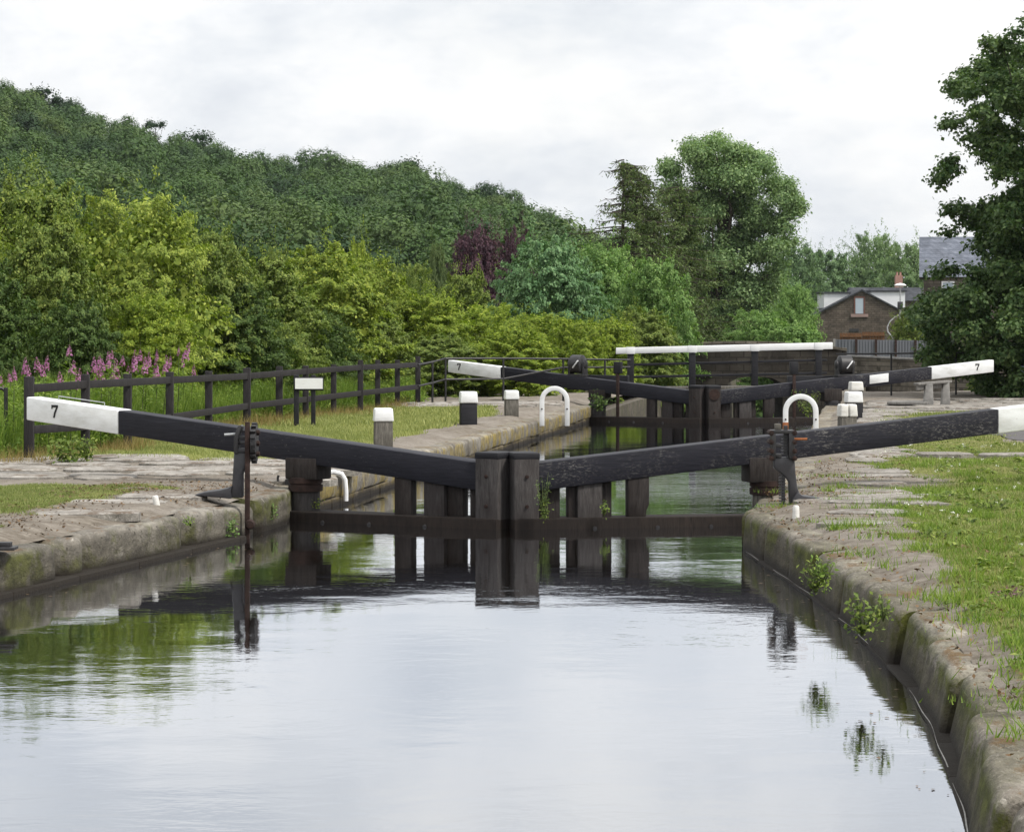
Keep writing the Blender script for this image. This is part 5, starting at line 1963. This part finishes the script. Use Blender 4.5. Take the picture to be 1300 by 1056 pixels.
def scatter(rng, n, xf, y0, y1, gfun, side):
    Y = rng.uniform(y0, y1, n)
    xa, xb = xf(Y)
    X = rng.uniform(xa, xb)
    g = gfun(X, Y)
    keep = rng.rand(n) < g
    X, Y = X[keep], Y[keep]
    off = (X - eR(Y)) if side > 0 else (eL(Y) - X)
    return X, Y, landz(X, Y, off)


rg = np.random.RandomState(50)
inv = lambda px, Y: (px - CX) / F * Y
# right bank turf, denser near the camera; clumps of longer grass
Vs = []
for y0, y1, n, h, w in ((10.5, 16, 60000, .024, .0055), (16, 22, 110000, .026, .0065), (22, 29, 130000, .030, .008), (29, 40, 90000, .036, .012), (40, 56, 50000, .045, .02)):
    X, Y, Z = scatter(rg, n, lambda Y: (eR(Y) + .2, np.maximum(inv(1345, Y), eR(Y) + 2.0) + 2.0), y0, y1, lambda X, Y: np.clip(grass_r(X, Y) * (1.9 * fbm(X, Y, 2.8, 3) - .25), 0, 1), 1)
    hh = h * (.45 + 1.5 * fbm(X, Y, 1.6, 3) ** 1.5)
    Vs.append(blades(rg, X, Y, Z - .005, hh, w, .8))
o = link_mesh('right_bank_grass', quads_mesh('right_bank_grass', np.concatenate(Vs), nper=3), M['grass'])
tag(o, 'short green turf growing on the right bank', 'grass', kind='stuff')
Vs = []
for k_ in range(420):
    Y = rg.uniform(11.5, 36)
    X = rg.uniform(float(eR(Y)) + .25, max(float(inv(1330, Y)), float(eR(Y)) + 1.3))
    if grass_r(np.array(X), np.array(Y)) < .35 and rg.rand() < .75:
        continue
    n = rg.randint(40, 130)
    r = rg.uniform(.05, .16)
    xx, yy = X + rg.normal(0, r, n), Y + rg.normal(0, r, n)
    Vs.append(blades(rg, xx, yy, np.full(n, lz(X, Y)) - .01, rg.uniform(.035, .10), .009, 1.0))
o = link_mesh('grass_tufts', quads_mesh('grass_tufts', np.concatenate(Vs), nper=3), M['weed'])
tag(o, 'longer tufts of grass on the right bank', 'grass', kind='stuff')
# left bank
Vs = []
for y0, y1, n, h, w in ((22, 31.2, 110000, .028, .008),):
    X, Y, Z = scatter(rg, n, lambda Y: (inv(-70, Y), eL(Y) - .7), y0, y1, lambda X, Y: np.clip(grass_l(X, Y) * (.3 + 1.1 * fbm(X, Y, 2.8, 3)), 0, 1), -1)
    Vs.append(blades(rg, X, Y, Z - .005, h * (.45 + 1.5 * fbm(X, Y, 1.6, 3) ** 1.5), w, .8))
o = link_mesh('left_bank_grass', quads_mesh('left_bank_grass', np.concatenate(Vs), nper=3), M['grass'])
tag(o, 'patch of green turf on the near left bank', 'grass', kind='stuff')
FL = [(35.2, -6.17), (58.6, -2.0)]
fx = lambda Y: np.interp(Y, [30] + [l[1] for l in line] + [64], [line[0][0] - 1.0] + [l[0] for l in line] + [line[-1][0] + .8])
Vs = []
for n, h, w, y0, y1 in ((120000, .055, .014, 35.4, 46), (70000, .06, .02, 46, 59)):
    X, Y, Z = scatter(rg, n, lambda Y: (fx(Y) - .6, eL(Y) - .6), y0, y1, lambda X, Y: np.clip(grass_l(X, Y) * (.35 + .9 * fbm(X, Y, 2.0, 3)), 0, 1), -1)
    Vs.append(blades(rg, X, Y, Z - .005, h * (.5 + 1.2 * fbm(X, Y, 1.3, 3)), w, .8))
o = link_mesh('dry_grass', quads_mesh('dry_grass', np.concatenate(Vs), nper=3), M['grass_dry'])
tag(o, 'yellowish dry turf between the lock chamber and the wooden fence', 'grass', kind='stuff')
n = 9000
Y = rg.uniform(34.3, 58, n)
X = fx(Y) + rg.normal(0.05, .28, n)
o = link_mesh('straw_grass', quads_mesh('straw_grass', blades(rg, X, Y, np.full(n, .42), .26 * (.4 + fbm(X, Y, 1.2, 3)), .010, .8), nper=3), M['straw'])
tag(o, 'straw coloured dry grass along the foot of the wooden fence', 'grass', kind='stuff')
# tall herbs behind the fence
n = 52000
Y = rg.uniform(33.5, 62, n)
X = fx(Y) - .25 - np.abs(rg.normal(0, 1.0, n)) - .1
hh = interp([(33, .95), (40, 1.0), (46, .85), (62, .7)], Y) * (.45 + .8 * fbm(X, Y, .8, 3)) * sstep(0, .8, fx(Y) - X + .25)
V1 = blades(rg, X, Y, np.full(n, .36), hh, .02, .5)
n2 = 60000
Y = rg.uniform(33.5, 62, n2)
X = fx(Y) - .2 - np.abs(rg.normal(0, 1.1, n2))
hm = interp([(33, .98), (40, 1.02), (46, .85), (62, .75)], Y) * (.5 + .75 * fbm(X, Y, .8, 3)) * sstep(-.1, .8, fx(Y) - X)
pos = np.stack([X, Y, .38 + hm * rg.uniform(.05, 1, n2)], -1)
V2 = leaf_quads(rg, pos, unit(rg.normal(size=pos.shape) + np.array([0, -.3, .6])), .085 * rg.uniform(.5, 1.3, n2), .3, hang=.2)
V1q = np.insert(V1.reshape(-1, 3, 3), 2, V1.reshape(-1, 3, 3)[:, 1] * .5 + V1.reshape(-1, 3, 3)[:, 2] * .5, axis=1).reshape(-1, 3)
o = link_mesh('tall_herbs', quads_mesh('tall_herbs', np.concatenate([V1q, V2])), M['weed'])
tag(o, 'tall green herbs and grasses growing behind the wooden fence', 'herbs', kind='stuff')

# pink willowherb
spikes = [(90, 265), (160, 215), (180, 245), (235, 205), (298, 195), (380, 290), (440, 120), (465, 225), (5, 320), (500, 295), (555, 280), (597, 205), (625, 240), (632, 180), (655, 295), (705, 295), (710, 145), (778, 185), (855, 180),
          (890, 150), (920, 210), (995, 150), (990, 230), (1080, 190), (1135, 125), (1190, 120), (1160, 200), (1230, 245), (1055, 205), (60, 290), (650, 210), (735, 235), (815, 250), (945, 175), (270, 245), (690, 175)]
PW = []
for i in range(3):
    rg2 = np.random.RandomState(60 + i)
    m = MB()
    m.tube([(0, 0, -1.3), (.02, .01, -.6), (0, 0, -.1), (.01, 0, .20)], [.008, .007, .005, .002], 5)
    n = 80
    u = rg2.uniform(0, 1, n)
    a = rg2.uniform(0, 6.28, n)
    rr = .062 * (1 - u) ** .7 + .008
    pos = np.stack([np.cos(a) * rr, np.sin(a) * rr, -.17 + u * .30], -1)
    fl = quads_mesh('flower_spike_%d' % i, leaf_quads(rg2, pos, unit(np.stack([np.cos(a), np.sin(a), .4 + 0 * a], -1) + rg2.normal(size=pos.shape) * .3), .05 * (1.15 - .75 * u), .8))
    n = 120
    u = rg2.uniform(0, 1, n)
    a = rg2.uniform(0, 6.28, n)
    rr = rg2.uniform(.02, .12, n)
    pos = np.stack([np.cos(a) * rr, np.sin(a) * rr, -1.15 + u * .98], -1)
    lv = quads_mesh('leaves_%d' % i, leaf_quads(rg2, pos, unit(np.stack([-.3 * np.cos(a), -.3 * np.sin(a), 1 + 0 * a], -1) + rg2.normal(size=pos.shape) * .3), .14 * rg2.uniform(.6, 1.1, n), .18))
    so = m.build('stem', M['stem'])
    PW.append((fl, lv, so.data))
    bpy.data.objects.remove(so)
for i, (sx, sy) in enumerate(spikes):
    px, py = sx / 5.0, 420 + sy / 5.0
    Y = float(np.interp(px, [p[0] for p in posts], [l[1] for l in line])) + rg.uniform(.5, 3.5)
    q = Q(px, py, Y)
    root = thing('willowherb', 'tall pink flowering willowherb in the stand behind the left end of the wooden fence', 'flower', q, rg.uniform(0, 6), 'pink willowherb behind the left fence')
    fl, lv, sd = PW[i % 3]
    a = link_mesh('flower_spike', fl, M['pink'], root)
    s = rg.uniform(.4, .95)
    a.scale = (s, s, s * rg.uniform(.8, 1.3))
    root.rotation_euler = (rg.normal(0, .10), rg.normal(0, .10), rg.uniform(0, 6))
    link_mesh('leaves', lv, M['weed'], root)
    link_mesh('stem', sd, M['stem'], root)


# weeds growing from walls, gate and paving
def weed(px, py, Y, h, wd, n, size, mat, label, seed, droop=False, z=None, stems=6):
    rg2 = np.random.RandomState(seed)
    b = Q(px, py, Y)
    if z is not None:
        b.z = z
    root = thing('weed', label, 'weed', b, 0)
    m = MB()
    Ls = []
    for j in range(stems):
        a = rg2.uniform(0, 6.28)
        L = h * rg2.uniform(.6, 1.05)
        o_ = wd / 2 * rg2.uniform(.2, 1)
        e = Vector((math.cos(a) * o_, math.sin(a) * o_ * .6 - (.1 * wd if droop else 0), -L if droop else L))
        pts_ = [Vector((0, 0, 0)), e * .45 + Vector((0, -.03, .1 * h if droop else 0)), e]
        m.tube(pts_, [.006, .004, .002], 4)
        u = rg2.uniform(.15, 1, (n // stems, 1))
        pp = np.where(u < .45, u / .45 * np.array(pts_[1]), np.array(pts_[1]) + (u - .45) / .55 * (np.array(e) - np.array(pts_[1])))
        Ls.append(pp + rg2.normal(size=pp.shape) * size * .75)
    m.build('stem', M['stem'], root)
    Ls = np.concatenate(Ls)
    V = leaf_quads(rg2, Ls, unit(rg2.normal(size=Ls.shape) * .6 + np.array([0, -.4, .9])), size * rg2.uniform(.5, 1.2, len(Ls)), .5)
    link_mesh('leaves', quads_mesh('leaves', V), M[mat], root)


weed(1035, 752, 19.4, .22, .26, 190, .036, 'lf_mid', 'leafy weed hanging over the right canal wall, the farther of two big ones', 1, stems=9)
weed(1044, 742, 19.4, .20, .22, 110, .038, 'weed', 'wiry weed with a dry leaf on the right coping above the farther big weed', 21, stems=7)
weed(1094, 808, 17.2, .26, .20, 170, .046, 'lf_mid', 'leafy nettle growing from the right canal wall, the nearer of two big ones', 2, stems=8)
weed(1121, 788, 17.0, .17, .10, 60, .038, 'lf_mid', 'small upright nettle on the right coping edge', 3, stems=4)
weed(689, 655, 29.4, .45, .16, 150, .032, 'lf_larch', 'brownish weed growing beside the right centre gate post', 4, stems=8)
weed(692, 660, 29.4, .25, .14, 110, .035, 'lf_mid', 'green fern at the foot of the right centre gate post', 5, stems=7)
weed(767, 655, 29.6, .16, .10, 60, .03, 'weed', 'small grass weed on the right gate rail', 6, stems=6)
weed(400, 645, 30.8, .12, .20, 90, .03, 'lf_bright', 'small green weed at the foot of the left heel post', 7, stems=7)
weed(1128, 612, 34.0, .26, .12, 90, .05, 'lf_mid', 'dark upright weed beside the right paving', 8, stems=6)
weed(1147, 620, 32.8, .12, .22, 80, .05, 'weed', 'low spreading weed on the bare soil of the right bank', 9, stems=9)
weed(958, 655, 28.2, .10, .25, 80, .03, 'lf_willow', 'dry wispy weed by the right heel post', 10, stems=8)
weed(1052, 596, 36.0, .12, .5, 160, .04, 'lf_bright', 'low clump of bright weeds in the right paving beyond the beam', 11, stems=12)
weed(1286, 762, 18.0, .07, .25, 130, .03, 'heather', 'purple brown clover patch in the turf at the right edge', 12, stems=14)
weed(1185, 686, 23.0, .08, .35, 150, .05, 'lf_mid', 'dark green plantain clump in the turf of the right bank', 13, stems=12)
weed(1262, 650, 26.5, .12, .5, 220, .05, 'lf_mid', 'leafy clover clump near the right edge above the turf', 16, stems=14)
weed(242, 668, 26.7, .12, .18, 70, .03, 'weed', 'small weed in a joint of the left canal wall', 14, droop=False, stems=6)
weed(295, 660, 28.0, .2, .2, 110, .035, 'lf_willow', 'weed hanging on the left wall corner under the paddle gear', 15, droop=True, stems=8)
weed(345, 640, 29.6, .15, .2, 90, .03, 'lf_willow', 'weed between the left paddle gear and the heel post', 17, droop=True, stems=8)
weed(500, 600, 30.6, .05, .02, 4, .02, 'weed', 'tiny weed sprouting on the left beam', 18, stems=2)
weed(85, 590, 34.6, .3, .5, 260, .08, 'lf_mid', 'leafy dock plant between the first two fence posts under the white beam end', 19, stems=12)
weed(110, 585, 34.8, .3, .4, 200, .07, 'lf_mid', 'bramble shoots at the foot of the second fence post', 20, stems=10)
weed(758, 520, 60.5, .35, .7, 200, .08, 'lf_dark', 'dark weed beside the far left heel post', 22, stems=12)
weed(1025, 528, 54.0, .5, .6, 200, .06, 'lf_mid', 'thin weeds inside the right white hoop', 23, stems=12)

# leaf litter and tiny white flowers
Xs, Ys = [], []
n = 9000
Y = rg.uniform(11, 36, n)
X = eR(Y) + rg.uniform(.12, 1.6, n) ** 1.0
kR = rg.rand(n) < np.clip(fbm(X, Y, 2.2, 3) * 2.2 - .75, 0, 1)
Xr, Yr_ = X[kR], Y[kR]
Zr = np.maximum(landz(Xr, Yr_, Xr - eR(Yr_)), np.where(Xr - eR(Yr_) < .7, .42, 0)) + .012
n = 7000
Y = rg.uniform(22, 31.5, n)
X = eL(Y) - rg.uniform(.25, 2.2, n)
kL = rg.rand(n) < np.clip(fbm(X, Y, 1.8, 3) * 2.2 - .75, 0, 1)
Xl, Yl_ = X[kL], Y[kL]
Zl = np.maximum(landz(Xl, Yl_, eL(Yl_) - Xl), np.where(eL(Yl_) - Xl < .7, .42, 0)) + .012
pos = np.stack([np.concatenate([Xr, Xl]), np.concatenate([Yr_, Yl_]), np.concatenate([Zr, Zl])], -1)
V = leaf_quads(rg, pos, unit(rg.normal(size=pos.shape) * .35 + np.array([0, 0, 1.0])), .03 * rg.uniform(.5, 1.5, len(pos)), .6)
tag(link_mesh('leaf_litter', quads_mesh('leaf_litter', V), M['litter']), 'brown leaf litter and debris on the worn quay edges', 'leaf litter', kind='stuff')
LV = []
for k_ in range(420):
    Y = rg.uniform(11.5, 40)
    X = rg.uniform(float(eR(Y)) + .3, max(float(inv(1340, Y)), float(eR(Y)) + 1.4))
    if rg.rand() > grass_r(np.array(X), np.array(Y)) * 1.5 * float(vnoise(X, Y, 1.1)):
        continue
    m_ = rg.randint(7, 16)
    a = rg.uniform(0, 6.28, m_)
    r_ = rg.uniform(.02, .07, m_)
    pos = np.stack([X + np.cos(a) * r_, Y + np.sin(a) * r_, np.full(m_, lz(X, Y)) + rg.uniform(.01, .05, m_)], -1)
    LV.append(leaf_quads(rg, pos, unit(np.stack([np.cos(a) * .3, np.sin(a) * .3, 1 + 0 * a], -1) + rg.normal(size=pos.shape) * .25), rg.uniform(.04, .075), .6))
tag(link_mesh('broadleaf_weeds', quads_mesh('broadleaf_weeds', np.concatenate(LV)), M['lf_mid']), 'low broad leaved weeds mixed into the right turf', 'weeds', kind='stuff')
n = 700
Y = rg.uniform(12, 40, n)
X = eR(Y) + rg.uniform(.8, 5, n)
kk = (rg.rand(n) < grass_r(X, Y) * np.clip(fbm(X, Y, 1.2, 2) * 2.5 - .9, 0, 1)) & (X < inv(1350, Y))
X, Y = X[kk], Y[kk]
pos = np.repeat(np.stack([X, Y, landz(X, Y, X - eR(Y)) + .055], -1), 6, 0)
pos = pos + rg.normal(size=pos.shape) * .009
V = leaf_quads(rg, pos, unit(rg.normal(size=pos.shape) + np.array([0, 0, .8])), .018, .9)
tag(link_mesh('clover_flowers', quads_mesh('clover_flowers', V), M['petal']), 'tiny white clover flowers dotted in the right turf', 'flowers', kind='stuff')

n = 90
Y = np.concatenate([rg.uniform(13, 27, 60), 22 + rg.uniform(0, 7, 30)])
X = np.concatenate([eR(Y[:60]) - .06 - np.abs(rg.normal(0, .22, 60)), eL(Y[60:]) + .15 + np.abs(rg.normal(0, .25, 30))])
pos = np.stack([X, Y, np.full(n, ZWL + .004)], -1)
V = leaf_quads(rg, pos, unit(rg.normal(size=pos.shape) * .04 + np.array([0, 0, 1.0])), .035 * rg.uniform(.5, 1.5, n), .5, fold=.05)
tag(link_mesh('floating_leaves', quads_mesh('floating_leaves', V), M['litter']), 'fallen leaves floating along the edges of the canal', 'leaves', kind='stuff')

# tall thin grass stalks near the right edge
n = 60
Y = rg.uniform(15, 23, n)
X = inv(rg.uniform(1200, 1300, n), Y)
V = blades(rg, X, Y, np.full(n, .45), .30, .004, .5)
tag(link_mesh('grass_stalks', quads_mesh('grass_stalks', V, nper=3), M['straw']), 'thin seeding grass stalks in the right turf', 'grass', kind='stuff')

# ================================================================== SKY, SUN, CAMERA
HAZE = 0.00007
SUN_EL, SUN_AZ = R(52), R(118)      # azimuth measured clockwise from +Y: to the right and a little behind the camera
w = bpy.data.worlds.new('World')
scene.world = w
w.use_nodes = True
nt = w.node_tree
bg = nt.nodes['Background']
out = nt.nodes['World Output']
N = nt.nodes.new
L = nt.links.new
sky = N('ShaderNodeTexSky')
sky.sky_type = 'NISHITA'
sky.sun_disc = False
sky.sun_elevation = SUN_EL
sky.sun_rotation = SUN_AZ
sky.air_density = 1.0
sky.dust_density = 2.5
L(sky.outputs[0], bg.inputs['Color'])
bg.inputs['Strength'].default_value = 0.10
tc = N('ShaderNodeTexCoord')
sp = N('ShaderNodeSeparateXYZ')
L(tc.outputs['Generated'], sp.inputs[0])


def wm_(op, a, b=0.0, c=False):
    nd = N('ShaderNodeMath')
    nd.operation = op
    nd.use_clamp = c
    for i, x in ((0, a), (1, b)):
        if hasattr(x, 'is_output'):
            L(x, nd.inputs[i])
        else:
            nd.inputs[i].default_value = x
    return nd.outputs[0]


zc = wm_('MAXIMUM', sp.outputs['Z'], 0.0)
den = wm_('ADD', zc, 0.16)
cb = N('ShaderNodeCombineXYZ')
L(wm_('MULTIPLY', sp.outputs['X'], 9.0), cb.inputs[0])
L(wm_('MULTIPLY', sp.outputs['Y'], 9.0), cb.inputs[1])
L(wm_('MULTIPLY', sp.outputs['Z'], 19.0), cb.inputs[2])


def wnoise(scale, detail, rough, dist=0.0, off=0.0):
    mp = N('ShaderNodeMapping')
    mp.inputs['Location'].default_value = (off, off * .7, off * .3)
    L(cb.outputs[0], mp.inputs[0])
    nd = N('ShaderNodeTexNoise')
    nd.inputs['Scale'].default_value = scale
    nd.inputs['Detail'].default_value = detail
    nd.inputs['Roughness'].default_value = rough
    nd.inputs['Distortion'].default_value = dist
    L(mp.outputs[0], nd.inputs['Vector'])
    return nd.outputs['Fac']


def wramp(fac, stops):
    nd = N('ShaderNodeValToRGB')
    cr = nd.color_ramp
    while len(cr.elements) < len(stops):
        cr.elements.new(.5)
    for e, (p, c) in zip(cr.elements, stops):
        e.position = p
        e.color = (*c, 1)
    L(fac, nd.inputs['Fac'])
    return nd.outputs[0]


n1 = wnoise(1.0, 7, .55, .25, 3.1)
n2 = wnoise(2.9, 6, .6, .2, 8.4)
mixn = wm_('ADD', wm_('MULTIPLY', n1, .7), wm_('MULTIPLY', n2, .3))
cloud = wramp(mixn, [(.36, (.68, .71, .755)), (.44, (.765, .79, .82)), (.52, (.86, .87, .88)), (.60, (.93, .93, .92))])
grad = N('ShaderNodeMapRange')
grad.inputs['From Min'].default_value = 0.0
grad.inputs['From Max'].default_value = 1.0
grad.inputs['To Min'].default_value = 0.97
grad.inputs['To Max'].default_value = 1.55
L(zc, grad.inputs['Value'])
bg2 = N('ShaderNodeBackground')
L(cloud, bg2.inputs['Color'])
L(grad.outputs[0], bg2.inputs['Strength'])
mx = N('ShaderNodeMixShader')
L(wramp(wnoise(.8, 4, .5, 0, 20.0), [(.25, (.86, .86, .86)), (.45, (1, 1, 1))]), mx.inputs[0])
L(bg.outputs[0], mx.inputs[1])
L(bg2.outputs[0], mx.inputs[2])
L(mx.outputs[0], out.inputs['Surface'])

hz = MB().box(-1050, 1050, -90, 1450, -4.0, 75).build('haze', None)
hm = bpy.data.materials.new('valley_haze')
hm.use_nodes = True
hm.node_tree.nodes.remove(hm.node_tree.nodes['Principled BSDF'])
pv = hm.node_tree.nodes.new('ShaderNodeVolumePrincipled')
pv.inputs['Color'].default_value = (0.80, 0.86, 0.93, 1)
pv.inputs['Density'].default_value = HAZE
pv.inputs['Anisotropy'].default_value = 0.3
hm.node_tree.links.new(pv.outputs[0], hm.node_tree.nodes['Material Output'].inputs['Volume'])
hz.data.materials.append(hm)
tag(hz, 'thin pale haze in the valley air', 'haze', kind='stuff')

sd = bpy.data.lights.new('sun', 'SUN')
sd.energy = 3.3
sd.angle = R(10)
sd.color = (1.0, 0.955, 0.88)
so = bpy.data.objects.new('sun', sd)
COL.objects.link(so)
dirv = Vector((math.sin(SUN_AZ) * math.cos(SUN_EL), math.cos(SUN_AZ) * math.cos(SUN_EL), math.sin(SUN_EL)))
so.rotation_euler = dirv.to_track_quat('Z', 'Y').to_euler()
so.location = (0, 0, 60)

cd = bpy.data.cameras.new('camera')
co = bpy.data.objects.new('camera', cd)
COL.objects.link(co)
co.location = (0, 0, HC)
co.rotation_euler = (R(90), 0, 0)
cd.sensor_fit = 'HORIZONTAL'
cd.sensor_width = 36.0
cd.lens = 36.0 * F / 1300.0
cd.shift_y = -(528.0 - YH) / 1300.0
cd.clip_start = 0.5
cd.clip_end = 6000
scene.camera = co

scene.view_settings.view_transform = 'Standard'
scene.view_settings.look = 'None'
scene.view_settings.exposure = 0.20
scene.view_settings.gamma = 1.0
scene.view_settings.use_curve_mapping = False
scene.render.film_transparent = False
scene.cycles.max_bounces = 6
scene.cycles.transparent_max_bounces = 8
scene.cycles.caustics_reflective = False
scene.cycles.caustics_refractive = False
